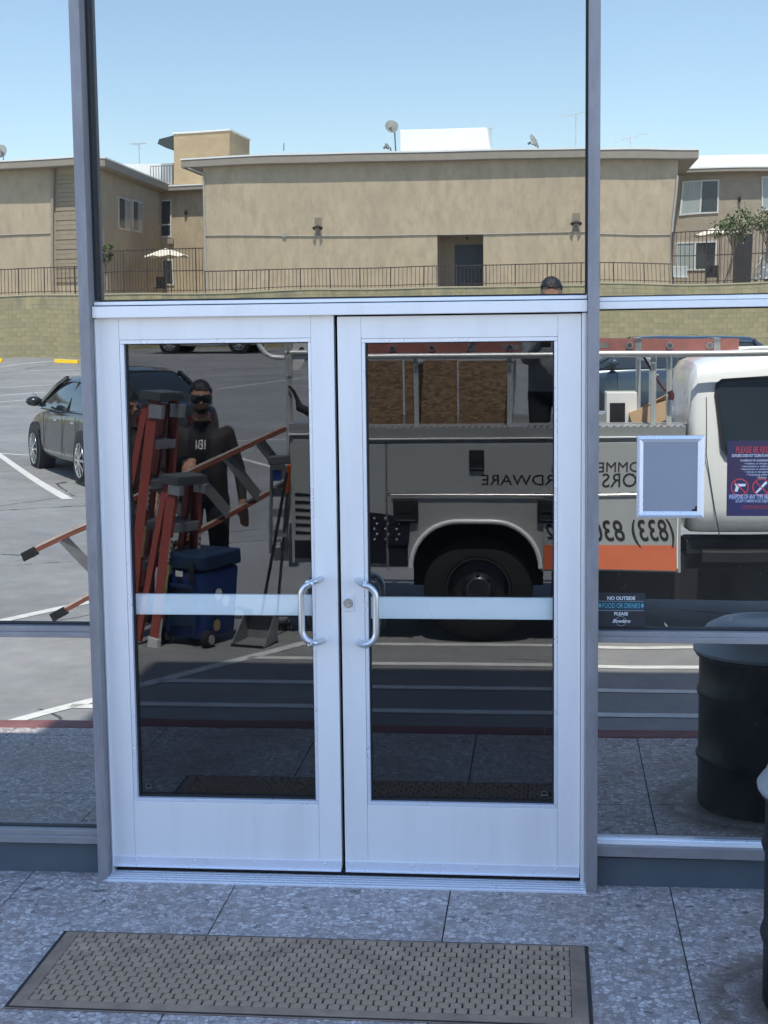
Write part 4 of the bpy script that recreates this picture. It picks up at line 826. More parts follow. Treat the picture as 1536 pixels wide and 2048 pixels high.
# ================================================================== CARS
def make_car(name, label, cat, paint, loc, rz, L=4.8, W=1.82, H=1.45, suv=False):
    C = thing(name, label, cat, loc, (0, 0, rz)); hw = W/2; s = L/4.8; wrr = .335 if not suv else .37
    B_ = [(0, .78, .36, .80), (.06, .86, .30, .93), (.25, .95, .24, 1.0), (.95, 1, .20, 1.02), (1.9, 1, .18, .98), (3.1, 1, .18, .95), (3.8, .99, .20, .90), (4.3, .94, .22, .82), (4.65, .84, .26, .72), (4.8, .66, .32, .62)]
    if suv: B_ = [(a, b, c+.06, d+.12 if a > .1 else d+.1) for a, b, c, d in B_]
    rings = []
    for a, b, c, d in B_:
        h = hw*b; q = [(h*.86, c), (h*.97, c+.10), (h, c+.26), (h*.985, c+(d-c)*.62), (h*.975, c+(d-c)*.80), (h*.93, d-.02), (h*.80, d+.012), (h*.4, d+.03)]
        rings.append([(a*s, y_, z_) for y_, z_ in q]+[(a*s, -y_, z_) for y_, z_ in q[::-1]])
    m = MB(); loft(m, rings); body = m.build('body', paint, C, smooth=40, local=True); sb = body.modifiers.new('s', 'SUBSURF'); sb.levels = 1; sb.render_levels = 2
    # greenhouse
    G = [(.62, 0), (1.0, .52), (1.38, .90), (1.7, .985), (2.3, 1.0), (2.75, .95), (3.15, .70), (3.72, 0)] if not suv else [(.12, 0), (.25, .7), (.5, .95), (1.2, 1.0), (2.3, 1.0), (2.7, .95), (3.1, .66), (3.6, 0)]
    zb = .97 if not suv else 1.08; rg = []
    def gring(a, t, grow=0.0, z0=None):
        zt = zb + (H-zb)*t; hb = hw*.90; ht = hw*(.90-.24*t)
        if z0 is None: q = [(hb+grow, zb-.03), ((hb+ht)/2+.012*t+grow, zb+(zt-zb)*.5), (ht+.01*t+grow, zb+(zt-zb)*.86), (ht-.06*t, zt-.01*t+grow), (ht*.5, zt+.012*t+grow)]
        else: q = [(ht+.022*t+grow, zb+(zt-zb)*.84), (ht+.01*t+grow, zb+(zt-zb)*.90), (ht-.06*t, zt-.008*t+grow), (ht*.5, zt+.014*t+grow), (ht*.2, zt+.016*t+grow)]
        return [(a*s, y_, z_) for y_, z_ in q]+[(a*s, -y_, z_) for y_, z_ in q[::-1]]
    m = MB(); loft(m, [gring(a, t) for a, t in G]); m.build('windows', M_AUTOG, C, smooth=30, local=True)
    m = MB(); loft(m, [gring(a, t, .008, 1) for a, t in G[2 if not suv else 1:-2]]); m.build('roof', paint, C, smooth=40, local=True)
    hb, ht = hw*.90, hw*.66
    m = MB()
    for sy in (1, -1):
        def gp(a, t, k_=1.0): return (a*s, sy*(hb+(ht-hb)*t*k_+.010), zb+(H-zb)*t)
        pil = [((.55, 0), (.98, .5)), ((.98, .5), (1.36, .88)), ((3.76, .02), (3.15, .68)), ((3.15, .68), (2.72, .93))] if not suv else [((.1, 0), (.45, .9)), ((3.62, 0), (3.1, .66)), ((3.1, .66), (2.7, .93))]
        for p_, q_ in pil: m.bar(gp(*p_), gp(*q_), .05, .05, (0, sy, 0))
    m.build('pillars', paint, C, local=True)
    m = MB()
    for sy in (1, -1):
        for a in (2.05, ): m.bar(((a)*s, sy*(hb+.012), zb-.02), ((a-.05)*s, sy*(ht+.016+.0), zb+(H-zb)*.86), .05, .02, (0, sy, 0))
        m.bar((.75*s, sy*(hb+.022), zb-.015), (3.6*s, sy*(hb+.022), zb-.035), .012, .016, (0, 0, 1))
    m.build('window_trim', M_BLACK, C, local=True)
    # arches, wheels
    for a in (.98*s, 3.82*s):
        for sy in (1, -1):
            m = MB(); m.lathe([(0, sy*.0), (wrr+.055, 0), (wrr+.055, sy*-.25)], (a, sy*(hw+.001), wrr+.01), 30, 'y'); m.build('wheel_arch', M_BLACK, C, local=True)
            wheel(a, sy*(hw+.012), sy, C, wrr, wrr*.70, .21, 'car')
    m = MB()
    for sy in (1, -1):
        m.sphere((3.28*s, sy*(hw+.10), zb+.09), (.10, .11, .075), 14, 8); m.bar((3.28*s, sy*(hw-.06), zb+.02), (3.28*s, sy*(hw+.06), zb+.06), .05, .03)
    m.build('door_mirror', paint, C, smooth=60, local=True)
    for a in (1.45, 2.5):
        for sy in (1, -1): m = MB(); m.box((a-.09)*s, (a+.09)*s, sy*(hw*.975+.0)-.02, sy*(hw*.975)+.03, zb-.17, zb-.14); m.build('door_handle', M_CHROME, C, bevel=.008, local=True)
    m = MB()
    for sy in (1, -1):
        for a in (1.25, 2.05, 3.2): m.bar((a*s, sy*(hw+.0015), .32), (a*s, sy*(hw*.985+.004), zb-.06), .006, .006, (0, sy, 0))
    m.build('door_gap', M_BLACK, C, local=True)
    m = MB()
    for sy in (1, -1): m.box(-.02, .16*s, sy*hw*.55-.18, sy*hw*.55+.18, .72, .86)
    m.build('tail_lamp', mat('red lamp lens', (.07, .008, .008), .3), C, bevel=.01, local=True)
    m = MB()
    for sy in (1, -1): m.box(4.35*s, 4.72*s, sy*hw*.62-.12, sy*hw*.62+.12, .60, .72)
    m.build('headlamp', mat('lamp lens', (.7, .72, .75), .1), C, bevel=.02, local=True)
    return C
pr, pf = gnd(166, 969), gnd(76, 932); fd = (pf-pr); fd.z = 0; fd.normalize(); rz = math.atan2(fd.y, fd.x); left = Vector((-fd.y, fd.x, 0))
lc = pr - fd*.98 + left*(.91); lc.z = lotz(-(pr.y-1))-.01
make_car('parked_car', 'dark grey sedan parked alone in the open lot beside the ladders', 'car', mat('dark grey paint', (.022, .024, .024), .25, .3, .05, 3, coat=.5), lc, rz)
p = gnd(372, 706, DOOR_TILT); make_car('parked_car', 'white utility wagon parked against the far block wall', 'car', mat('white car paint', (.72, .72, .7), .3, 0, .03, 3, coat=.6), (p.x-1.2, p.y+.2, p.z), .12, suv=True, H=1.72, W=1.9)
p = at(1275, 760, 26); make_car('parked_car', 'blue car parked in the lot behind the truck cab', 'car', mat('blue car paint', (.035, .06, .085), .25, .3, .05, 3, coat=1.0), (p.x+2.6, -26, lotz(26)), math.pi-.1, suv=True, H=1.62, W=1.86)

# ================================================================== LADDERS AND TOOLS BY THE TRUCK
def stepladder(label, loc, rot, h, mrail, steps, wb=.50, wt=.33, group=None):
    T = thing('stepladder', label, 'ladder', loc, rot, group)
    def fr(sg, t): return Vector((sg*(wb+(wt-wb)*t)/2, .0, h*t*.97))
    for sg in (-1, 1):
        m = MB(); a, b = fr(sg, 0), fr(sg, 1)
        m.bar(a+Vector((sg*.012, 0, 0)), b+Vector((sg*.012, 0, 0)), .078, .006, (1, 0, 0)); m.bar(a+Vector((0, .036, 0)), b+Vector((0, .036, 0)), .006, .028, (1, 0, 0)); m.bar(a+Vector((0, -.036, 0)), b+Vector((0, -.036, 0)), .006, .028, (1, 0, 0))
        rl = m.build('front_rail', mrail, T, local=True)
        c_ = a.lerp(b, .60) + Vector((0, .0405, 0)); d_ = (b-a).normalized()
        m = MB(); m.bar(c_-d_*.085, c_+d_*.085, .002, .024, (1, 0, 0)); lb = m.build('rail_label', M_LABW, rl, local=True)
        m = MB()
        for k_ in range(4): q_ = c_+d_*(-.066+.04*k_); m.obox(q_+Vector((0, .0015, 0)), (.016, .001, .022), None); m.obox(q_+Vector((0, .0022, .002)), (.007, .001, .008), None)
        m.build('label_print', M_BLACKT, lb, local=True)
        c_ = a.lerp(b, .42) + Vector((0, .0405, 0)); m = MB(); m.bar(c_-d_*.11, c_+d_*.11, .002, .023, (1, 0, 0)); m.build('rail_label', M_LABY, rl, local=True)
        c_ = a.lerp(b, .10) + Vector((0, .0405, 0)); m = MB(); m.bar(c_-d_*.09, c_+d_*.09, .002, .020, (1, 0, 0)); m.build('rail_label', M_LABW, rl, local=True)
        m = MB(); m.obox(a+Vector((0, 0, .03)), (.045, .09, .075)); m.build('rail_foot', M_CAP if h > 1.5 else M_LABW, rl, local=True, bevel=.005)
        # rear rail
        a2, b2 = Vector((sg*wb*.46, -.22 if h > 1.5 else -.16, .01)), Vector((sg*wt*.46, -.07, h*.95)); m = MB(); m.bar(a2, b2, .05, .028, (1, 0, 0)); m.build('rear_rail', mrail, T, local=True)
    n = steps
    for i in range(1, n+1):
        t = i/(n+1.0); a, b = fr(-1, t), fr(1, t); m = MB(); m.box(a.x+.012, b.x-.012, -.045, .042, a.z-.012, a.z+.004); m.box(a.x+.012, b.x-.012, .034, .042, a.z-.06, a.z-.012); m.build('step', M_LALU, T, local=True, bevel=.003)
        ya = -.07-(.15 if h > 1.5 else .09)*(1-t); m = MB(); m.box(-wb*.4*(1-.3*t), wb*.4*(1-.3*t), ya-.012, ya+.012, a.z-.02, a.z+.02); m.build('rear_brace', M_LALU, T, local=True)
    m = MB(); m.box(-wt/2-.035, wt/2+.035, -.105, .06, h-.055, h); m.box(-wt/2-.03, wt/2+.03, -.10, .055, h+.0005, h+.006); cp = m.build('top_cap', M_CAP, T, local=True, bevel=.008)
    for sg in (-1, 1):
        m = MB(); m.box(sg*(wt/2+.012)-.022, sg*(wt/2+.012)+.022, -.02, .082, h*.90, h*.954); m.build('cap_bracket', M_LALU, cp, local=True)
    return T
b1 = gnd(286, 1283, DOOR_TILT); z_ = lotz(5.25)
p1 = at(284, 1000, 5.25, DOOR_TILT)
stepladder('tall red fibreglass stepladder with dark grey cap leaning beside the man in sunglasses', (p1.x, -5.25, z_), (R(-6.0), R(1.8), R(-72)), 1.76, M_FIBER, 5, .46, .25)
p2 = at(338, 1000, 5.02, DOOR_TILT)
stepladder('short red fibreglass stepladder standing in front of the taller one behind the cooler', (p2.x, -5.0, z_+.0), (R(-6.5), R(2.0), R(-63)), 1.19, M_FIBER, 3, .40, .24)
# ladder carried by the man
CL = thing('carried_ladder', 'orange fibreglass ladder with grey treads held at a slant by the man in sunglasses', 'ladder', tuple(at(330, 1020, 5.42, DOOR_TILT)))
A1, B1, A2, B2 = at(572, 858, 5.40, DOOR_TILT), at(50, 1110, 5.40), at(592, 958, 5.55, DOOR_TILT), at(110, 1232, 5.55)
up_ = Vector((.35, 0, .94))
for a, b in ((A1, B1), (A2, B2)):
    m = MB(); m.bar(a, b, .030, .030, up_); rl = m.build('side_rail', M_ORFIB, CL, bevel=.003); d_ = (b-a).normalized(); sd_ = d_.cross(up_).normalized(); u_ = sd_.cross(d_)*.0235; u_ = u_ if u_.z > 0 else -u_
    m = MB(); m.bar(a+u_, b+u_, .036, .016, up_); m.build('sunlit_edge', mat('pale sunlit edge', (.62, .50, .44), .6, 0, .2, 14), rl)  # pale strip: sunlight along the rail top, put into its colour
    m = MB(); m.bar(b-d_*.10, b+d_*.03, .045, .066, up_); m.build('rail_foot', M_BLACK, rl, bevel=.006)
for i in range(7):
    t = .10+.125*i; a, b = A1.lerp(B1, t), A2.lerp(B2, max(0, t-.08)); m = MB(); m.bar(a, b, .075, .022, Vector((.2, 1, .2))); m.build('tread', M_LALU, CL, bevel=.003)
# cooler
pc = gnd(398, 1284, DOOR_TILT); CO = thing('wheeled_cooler', 'navy blue hard cooler on wheels with round stickers on its side', 'cooler', (pc.x, pc.y, pc.z), (0, 0, R(24)))
def rbox(m, x0, x1, y0, y1, z0, z1, t=0.0):
    m.hexa([(x0+t,y0+t,z0),(x1-t,y0+t,z0),(x1-t,y1-t,z0),(x0+t,y1-t,z0),(x0,y0,z1),(x1,y0,z1),(x1,y1,z1),(x0,y1,z1)])
m = MB(); rbox(m, -.20, .20, -.23, .19, .05, .54, .03); m.build('cooler_body', M_BLUE2, CO, bevel=.03, seg=4, local=True)
m = MB(); rbox(m, -.212, .212, -.242, .202, .545, .655, -.0); m.build('lid', M_BLUE, CO, bevel=.022, seg=4, local=True)
m = MB()
for sx_ in (-.11, .11): m.box(sx_-.022, sx_+.022, .203, .222, .48, .60)
m.build('lid_latch', M_BLACK, CO, bevel=.006, local=True)
m = MB(); m.box(-.13, .13, .176, .192, .14, .44); m.build('front_recess', M_BLUE, CO, bevel=.01, local=True)
m = MB(); m.box(-.13, -.10, .193, .212, .10, .47); m.box(.10, .13, .193, .212, .10, .47); m.box(-.13, .13, .193, .212, .42, .45); m.build('pull_handle', mat('dark blue frame', (.012, .03, .10), .4), CO, bevel=.006, local=True)
m = MB(); m.box(-.03, .03, .204, .207, .50, .54); m.build('badge', M_LABW, CO, local=True)
for sx_ in (-.19, .19):
    m = MB(); m.lathe([(0, -.03), (.05, -.03), (.062, -.02), (.062, .02), (.05, .03), (0, .03)], (sx_, .15, .062), 20, 'x'); wq_ = m.build('wheel', M_TYRE, CO, smooth=40, local=True)
    m = MB(); m.lathe([(0, -.034), (.034, -.034), (.034, .034), (0, .034)], (sx_, .15, .062), 16, 'x'); m.build('hub', mat('pale hub', (.35, .35, .36), .5), wq_, smooth=40, local=True)
for i, (yy, zz) in enumerate(((.02, .36), (.06, .25), (-.07, .30), (.03, .14))):
    m = MB(); m.lathe([(0, 0), (.042, 0)], (.203-.03*(1-zz/.54)-.0, yy, zz), 20, 'x'); o = m.build('round_sticker', [M_LABW, M_BLACKT, M_LABW, mat('sand sticker', (.35, .27, .12), .6)][i], CO, local=True)
# dustpan
pd = gnd(508, 1291, DOOR_TILT); DP = thing('lobby_dustpan', 'grey long handled lobby dustpan standing beside the cooler', 'dustpan', (pd.x, pd.y, pd.z), (0, 0, R(18)))
m = MB(); m.add([(-.13,.10,.003),(.13,.10,.003),(.12,-.12,.02),(-.12,-.12,.02),(.12,-.14,.16),(-.12,-.14,.16),(-.12,-.08,.20),(.12,-.08,.20),(.13,.10,.012),(-.13,.10,.012)], [(0,1,2,3),(3,2,4,5),(5,4,7,6),(1,8,7,4,2),(0,3,5,6,9)])
o = m.build('pan', mat('grey pan plastic', (.20, .21, .22), .5, .1, .1, 8), DP, local=True); sm = o.modifiers.new('s', 'SOLIDIFY'); sm.thickness = .006
m = MB(); m.bar((-.125, .105, .01), (.125, .105, .01), .012, .02); m.build('pan_lip', M_BLACK, DP, local=True)
he = at(574, 945, 5.02, DOOR_TILT)-Vector((pd.x, pd.y, pd.z)); he = Matrix.Rotation(R(-18), 3, 'Z') @ he
m = MB(); m.tube([(0, -.10, .18), tuple(he)], .011, 10); m.build('handle', M_BLACK, DP, smooth=60, local=True)
# folded aluminium step hung on the hitch, and orange handled broom
FS = thing('folded_step', 'folded aluminium step stool with blue label propped on the tow hitch', 'step stool', tuple(at(548, 1112, 5.30, DOOR_TILT)))
for (a, b) in (((544, 925), (540, 1104)), ((575, 935), (572, 1104))):
    m = MB(); m.bar(at(*a, 5.20, DOOR_TILT), at(*b, 5.34, DOOR_TILT), .018, .05, (0, 1, 0)); m.build('side_rail', M_LALU, FS, bevel=.003)
for yy in (985, 1025, 1065): m = MB(); m.bar(at(543, yy, 5.26, DOOR_TILT), at(573, yy, 5.26, DOOR_TILT), .06, .02, (0, 1, 0)); m.build('step', M_LALU, FS, bevel=.003)
m = MB(); m.bar(at(539, 922, 5.18, DOOR_TILT), at(579, 918, 5.18, DOOR_TILT), .10, .06, (0, 0, 1)); m.build('top_cap', M_CAP, FS, bevel=.008)
m = MB(); a, b = at(546, 940, 5.16, DOOR_TILT), at(563, 962, 5.16, DOOR_TILT); m.box(a.x, b.x, a.y-.002, a.y, b.z, a.z); m.build('blue_label', M_BLUE2, FS)
BR = thing('push_broom', 'orange handled broom leaning against the truck bumper', 'broom', tuple(gnd(552, 1262, DOOR_TILT)))
bl = gnd(552, 1262, DOOR_TILT); tpx = at(578, 930, 5.12, DOOR_TILT); mid = bl.lerp(tpx, .84)
m = MB(); m.tube([bl+Vector((0, 0, .06)), mid], .011, 8); m.build('handle', M_CAP, BR, smooth=60)
m = MB(); m.tube([mid, tpx], .014, 8); m.build('grip', mat('orange grip', (.62, .10, .02), .45), BR, smooth=60)
m = MB(); m.box(bl.x-.11, bl.x+.11, bl.y-.03, bl.y+.03, bl.z+.055, bl.z+.085); m.build('broom_head', M_CAP, BR, bevel=.008)
m = MB()
for i in range(24):
    for j in range(4): xx, yy = bl.x-.105+i*.009, bl.y-.022+j*.015; m.bar((xx, yy, bl.z+.056), (xx+random.uniform(-.01, .01), yy+random.uniform(-.01, .01), bl.z+.002), .004, .004, (1, 0, 0))
m.build('bristles', M_BLACK, BR)
# ================================================================== PEOPLE
def capsule(m, a, b, ra, rb, n=12):
    a, b = Vector(a), Vector(b); m.sphere(a, ra, n, 8); m.sphere(b, rb, n, 8); m.tube([a, b], [ra, rb], n)
def hand(m, wrist, dirv, curl, side, up):
    d = Vector(dirv).normalized(); u = Vector(up).normalized(); s_ = d.cross(u).normalized()
    pc_ = Vector(wrist)+d*.05
    capsule(m, Vector(wrist), pc_+s_*.018, .024, .022); capsule(m, Vector(wrist), pc_-s_*.018, .024, .022)
    for k_, (o_, L_) in enumerate(((-.030, .062), (-.010, .075), (.010, .078), (.028, .070))):
        b_ = pc_+d*.02+s_*o_; e1 = b_+(d*math.cos(curl)-u*math.sin(curl))*L_*.5; e2 = e1+(d*math.cos(curl*2.2)-u*math.sin(curl*2.2))*L_*.5
        capsule(m, b_, e1, .0095, .009, 8); capsule(m, e1, e2, .009, .0078, 8)
    b_ = Vector(wrist)+d*.02+s_*side*.026; e1 = b_+(d*.7+s_*side*.6-u*.3).normalized()*.04; e2 = e1+(d*.8-u*.6).normalized()*.03
    capsule(m, b_, e1, .012, .011, 8); capsule(m, e1, e2, .011, .009, 8)
def person(label, loc, rz, h, pose, look, mats, hair='short', glasses=False, name='person'):
    """local frame: +y is the way the person faces, x to their right"""
    k_ = h/1.78; T = thing(name, label, 'person', loc, (0, 0, rz)); m = MB(); s = lambda p: Vector(p)*k_
    J = dict(pel=(0, 0, .96), wai=(0, .0, 1.10), che=(0, -.01, 1.32), nek=(0, -.01, 1.50), sr=(.18, -.015, 1.405), sl=(-.18, -.015, 1.405), hr=(.095, 0, .92), hl=(-.095, 0, .92), kr=(.11, .02, .50), kl=(-.11, .02, .50), ar=(.115, -.02, .085), al=(-.115, -.02, .085))
    J.update(pose); g = pose.get('girth', 1.0)
    c = lambda a, b, ra, rb, n=14: capsule(m, s(J[a]) if isinstance(a, str) else s(a), s(J[b]) if isinstance(b, str) else s(b), ra*k_, rb*k_, n)
    for sg in (-1, 1):
        px_ = .07*sg*g
        capsule(m, s((px_, .01, .95)), s((px_, .03*g, 1.12)), .115*k_*g, .115*k_*g); capsule(m, s((px_, .03*g, 1.12)), s((px_*1.15, .01, 1.33)), .115*k_*g, .112*k_*g); c((px_*1.15, .01, 1.33), 'sr' if sg > 0 else 'sl', .105, .060)
        capsule(m, s((px_*.9, -.02, 1.37)), s((px_*.4, -.015, 1.47)), .072*k_, .052*k_)
    c('nek', (0, .005, 1.57), .060, .056)
    for sd in 'rl':
        c('h'+sd, 'k'+sd, .098*min(g, 1.1), .066); c('k'+sd, 'a'+sd, .062, .042)
        a_ = Vector(J['a'+sd]); capsule(m, s(a_+Vector((0, -.03, -.03))), s(a_+Vector((.01 if sd == 'r' else -.01, .16, -.05))), .042*k_, .032*k_)
        c('s'+sd, 'e'+sd, .058, .045); c('e'+sd, 'w'+sd, .046, .031)
        w_ = s(J['w'+sd]); d_ = w_-s(J['e'+sd]); hand(m, w_, J.get('hd'+sd, d_), J.get('curl'+sd, .35), -1 if sd == 'r' else 1, J.get('up'+sd, (0, 0, 1)))
    # head: skull, jaw, nose, brow, lips, ears, turned to look
    M_ = Matrix.Rotation(look[0], 3, 'Z') @ Matrix.Rotation(look[1], 3, 'X'); hc_ = s((0, .02, 1.665)); H_ = lambda p: hc_ + M_ @ (Vector(p)*k_)
    def hs(p, r, n=18):
        mm = MB(); mm.sphere((0, 0, 0), r, n, 12); m.add([H_(Vector(v)+Vector(p)) for v in mm.v], mm.f)
    hs((0, -.010, .025), (.077, .095, .092)); hs((0, .022, -.030), (.062, .066, .076)); hs((0, .045, -.075), (.036, .030, .028)); hs((0, .070, .018), (.052, .020, .016))
    hs((0, .096, -.022), (.0135, .019, .016)); hs((0, .084, .000), (.009, .014, .026)); hs((0, .083, -.052), (.023, .010, .006)); hs((0, .081, -.062), (.021, .010, .006))
    for sg in (-1, 1): hs((sg*.077, -.008, -.008), (.010, .019, .031)); hs((sg*.040, .058, -.030), (.024, .020, .022))
    me = m.mesh('body', mats[0]); o = bpy.data.objects.new('t', me); COL.objects.link(o)
    rm = o.modifiers.new('r', 'REMESH'); rm.mode = 'VOXEL'; rm.voxel_size = .0085; sm = o.modifiers.new('s', 'SMOOTH'); sm.factor = .5; sm.iterations = 5
    me2 = bpy.data.meshes.new_from_object(o.evaluated_get(bpy.context.evaluated_depsgraph_get())); bpy.data.objects.remove(o)
    me2.materials.clear()
    for x_ in mats: me2.materials.append(x_)
    me2.shade_smooth(); sl_ = pose.get('sleeve', .55); hairl = pose.get('hairline', .045)
    wr_, wl_, er_, el_ = (s(J[q_]) for q_ in ('wr', 'wl', 'er', 'el'))
    inv = M_.inverted(); HN = [(w_, Vector(J.get('hd'+c_, w_-e_)).normalized()) for c_, w_, e_ in (('r', wr_, er_), ('l', wl_, el_))]
    for f in me2.polygons:
        q_ = f.center; loc_ = inv @ (q_-hc_)/k_; mi = 2
        if False: pass
        elif q_.z > 1.50*k_ and loc_.length < .24 and (q_.z > 1.575*k_ or math.hypot(q_.x, q_.y) < .078*k_): mi = 0
        elif any((q_-(w_+h_*.07*k_)).length < .098*k_ for w_, h_ in HN): mi = 0
        elif q_.z < .10*k_: mi = 4
        elif q_.z < .93*k_ and abs(q_.x) < .24*k_ and abs(q_.y) < .2: mi = 3
        elif pose.get('jacket') and (abs(q_.x) > .085 or q_.y < .03): mi = 5
        f.material_index = min(mi, len(mats)-1)
    b = bpy.data.objects.new('body', me2); COL.objects.link(b); b.parent = T
    # hair shell: skull points above the hairline, pushed outward with clumps
    mm = MB(); mm.sphere((0, -.012, .027), (.083, .101, .098), 40, 26); vs = []
    for v in mm.v:
        v = Vector(v); n_ = (v-Vector((0, -.012, .027))).normalized(); v = v + n_*(-.004+.007*mnoise.noise(v*42)+.005*mnoise.noise(v*90)+ (.016*max(0, n_.z))); vs.append(v)
    fs = []
    for f in mm.f:
        c_ = sum((vs[i] for i in f), Vector())/len(f); lim = (hairl if c_.y > .035 else (.012+(hairl-.012)*max(0, c_.y)/.035 if c_.y > -.02 else -.045)) + .008*mnoise.noise(c_*60)
        if c_.z > lim: fs.append(f)
    mh = MB(); mh.add([H_(v) for v in vs], fs); hr_ = mh.build('hair', M_HAIR, T, smooth=70, local=True)
    if glasses:
        g_ = MB(); n_ = 14; pts = []
        for i in range(n_+1):
            a_ = R(-62+124*i/n_); top_ = .040; bot = -.020 + .010*math.exp(-((a_)/.16)**2) - .004*abs(math.sin(2*a_)); pts.append((Vector((.088*math.sin(a_), .012+.100*math.cos(a_)*.92, top_-.006*abs(a_))), Vector((.085*math.sin(a_), .014+.094*math.cos(a_)*.92, bot))))
        for i in range(n_):
            (a_, b_), (c_, d_) = pts[i], pts[i+1]; g_.add([H_(a_), H_(c_), H_(d_), H_(b_)], [(0, 1, 2, 3)])
        gl = g_.build('sunglasses', mat('black lens', (.008, .008, .01), .08, 0, .05, 4, spec=.8), T, smooth=60, local=True); so_ = gl.modifiers.new('s', 'SOLIDIFY'); so_.thickness = .004
        t_ = MB()
        for sg in (-1, 1): t_.bar(H_((sg*.080, .05, .018)), H_((sg*.083, -.03, .005)), .005, .012)
        t_.build('glasses_arm', M_BLACK, gl, local=True)
    else:
        for sg in (-1, 1):
            e_ = MB(); mm = MB(); mm.sphere((0, 0, 0), (.012, .008, .006), 10, 6); e_.add([H_(Vector(v)+Vector((sg*.032, .079, .000))) for v in mm.v], mm.f); e_.build('eye', M_BLACKT, T, smooth=60, local=True)
    return T, H_, k_
pm_ = at(408, 1000, 5.72, DOOR_TILT)
hl_ = at(374, 944, 5.46, DOOR_TILT) - Vector((pm_.x, -5.72, lotz(5.7)))
pose = dict(er=(.265, -.03, 1.13), wr=(.30, .06, .90), el=(-.26, .05, 1.17), wl=(hl_.x+.03, hl_.y-.05, hl_.z+.05), hdl=(-.3, .9, -.2), curll=.7, curlr=.5, girth=.98, jacket=True, hairline=.078)
T1, H1, k1 = person('person in black sunglasses and black T-shirt under an open dark jacket holding the ladder', (pm_.x, -5.72, lotz(5.7)), 0.0, 1.80, pose, (R(-14), R(-4)), [M_SKIN, M_SKIN, M_SHIRT, M_PANT, M_BLACK, M_JACK], glasses=True)
text('IBI', M_WHITET, T1, (.02, .165, 1.35), (-1, 0, 0), (0, -.15, 1), .10, sx=.8, local=True)
m = MB(); m.tube([Vector((.062*math.cos(a_), .02+.075*math.sin(a_), 1.545-.03*math.sin(a_)))*k1 for a_ in [R(-20+22*i) for i in range(11)]], .0035, 6); m.build('neck_chain', mat('gold chain', (.7, .6, .35), .3, 1), T1, smooth=60, local=True)
bm_ = MB(); mmm = MB(); mmm.sphere((0, .024, -.058), (.0635, .068, .056), 24, 16)
bm_.add([H1(Vector(v)) for v in mmm.v], [f for f in mmm.f if sum(mmm.v[i][2] for i in f)/4 < -.070 or (sum(mmm.v[i][1] for i in f)/4 < .045 and sum(mmm.v[i][1] for i in f)/4 > .0 and sum(mmm.v[i][2] for i in f)/4 < -.03)]); bm_.build('beard', mat('beard stubble', (.075, .045, .032), .8, 0, .3, 120), T1, smooth=60, local=True)
p2_ = at(262, 1000, 5.85, DOOR_TILT)
pose = dict(er=(.27, .03, 1.14), wr=(.22, .20, .98), el=(-.27, .03, 1.14), wl=(-.22, .20, .98), girth=1.0)
person('person with dark hair in a dark top half hidden behind the tall ladder', (p2_.x, -5.85, lotz(5.8)), R(-8), 1.74, pose, (R(-50), R(-6)), [M_SKIN, M_SKIN, M_JACK, M_PANT, M_BLACK])
# photographer standing in the truck bed, phone held out towards the shop
ph_top = at(1105, 556, 6.02); bedz = TZ+.862; hh = ph_top.z - bedz + .0
px_ = at(1105, 580, 6.02).x
wz_ = (CAM.z - bedz)/(hh/1.78)
pose = dict(er=(.20, .10, wz_-.22), wr=(.055, .30*1.0, wz_-.05), el=(-.20, .10, wz_-.22), wl=(-.06, .30, wz_-.05), hdr=(-.2, .5, .9), hdl=(.2, .5, .9), upr=(0, 1, -.2), upl=(0, 1, -.2), curlr=.5, curll=.5, girth=1.05, hairline=.072)
TP, HP, kp = person('person with black swept hair standing in the truck bed taking the photograph', (px_, -6.02, bedz), R(0), hh-.02, pose, (0, R(-13)), [M_SKIN, M_SKIN, M_GSHIRT, M_PANT, M_BLACK])
m = MB(); m.box(-.036, .036, -5.545, -5.537, CAM.z-.135, CAM.z+.012); PHN = m.build('phone', M_BLACK, None, bevel=.006); tag(PHN, 'black phone held upright in front of the face of the photographer', 'phone')
m = MB(); m.lathe([(0, .0), (.008, .0), (.009, -.003)], (0, -5.534, CAM.z), 16, 'y'); m.build('camera_lens', M_AUTOG, PHN)

# ================================================================== FAR BLOCK WALL, TERRACE, FENCES
DW = 60.0; zw0 = lotz(60)-.3; zw1 = at(80, 589, DW).z
BW = thing('block_wall', 'tall stained yellow block retaining wall behind the parking lot', 'wall', (0, -DW-.1, zw0))
bw_, bh_ = .40, .20; nrow = int((zw1-zw0)/bh_); zb0 = zw1-.06-nrow*bh_
blk = MB(); blk.box(-bw_/2+.0025, bw_/2-.0025, -.05, .05, -bh_/2+.0025, bh_/2-.0025); bme = blk.mesh('block', M_CMU); rest = MB(); cnt = 0
vis = [(at(-5, 600, DW).x, at(152, 600, DW).x), (at(1198, 600, DW).x, at(1536, 600, DW).x)]
bmats = [mat('yellowed block %s' % nm, c_, .9, 0, .22, 2.2, .4, 14, dirt=.75, ds=1.1, dcol=(.19, .18, .14), stretch=(1, 1, .3)) for nm, c_ in (('pale', (.385, .335, .19)), ('mid', (.36, .315, .18)), ('dark', (.335, .295, .17)))]
bmes = []
for b_ in bmats: q_ = bme.copy(); q_.materials.clear(); q_.materials.append(b_); bmes.append(q_)
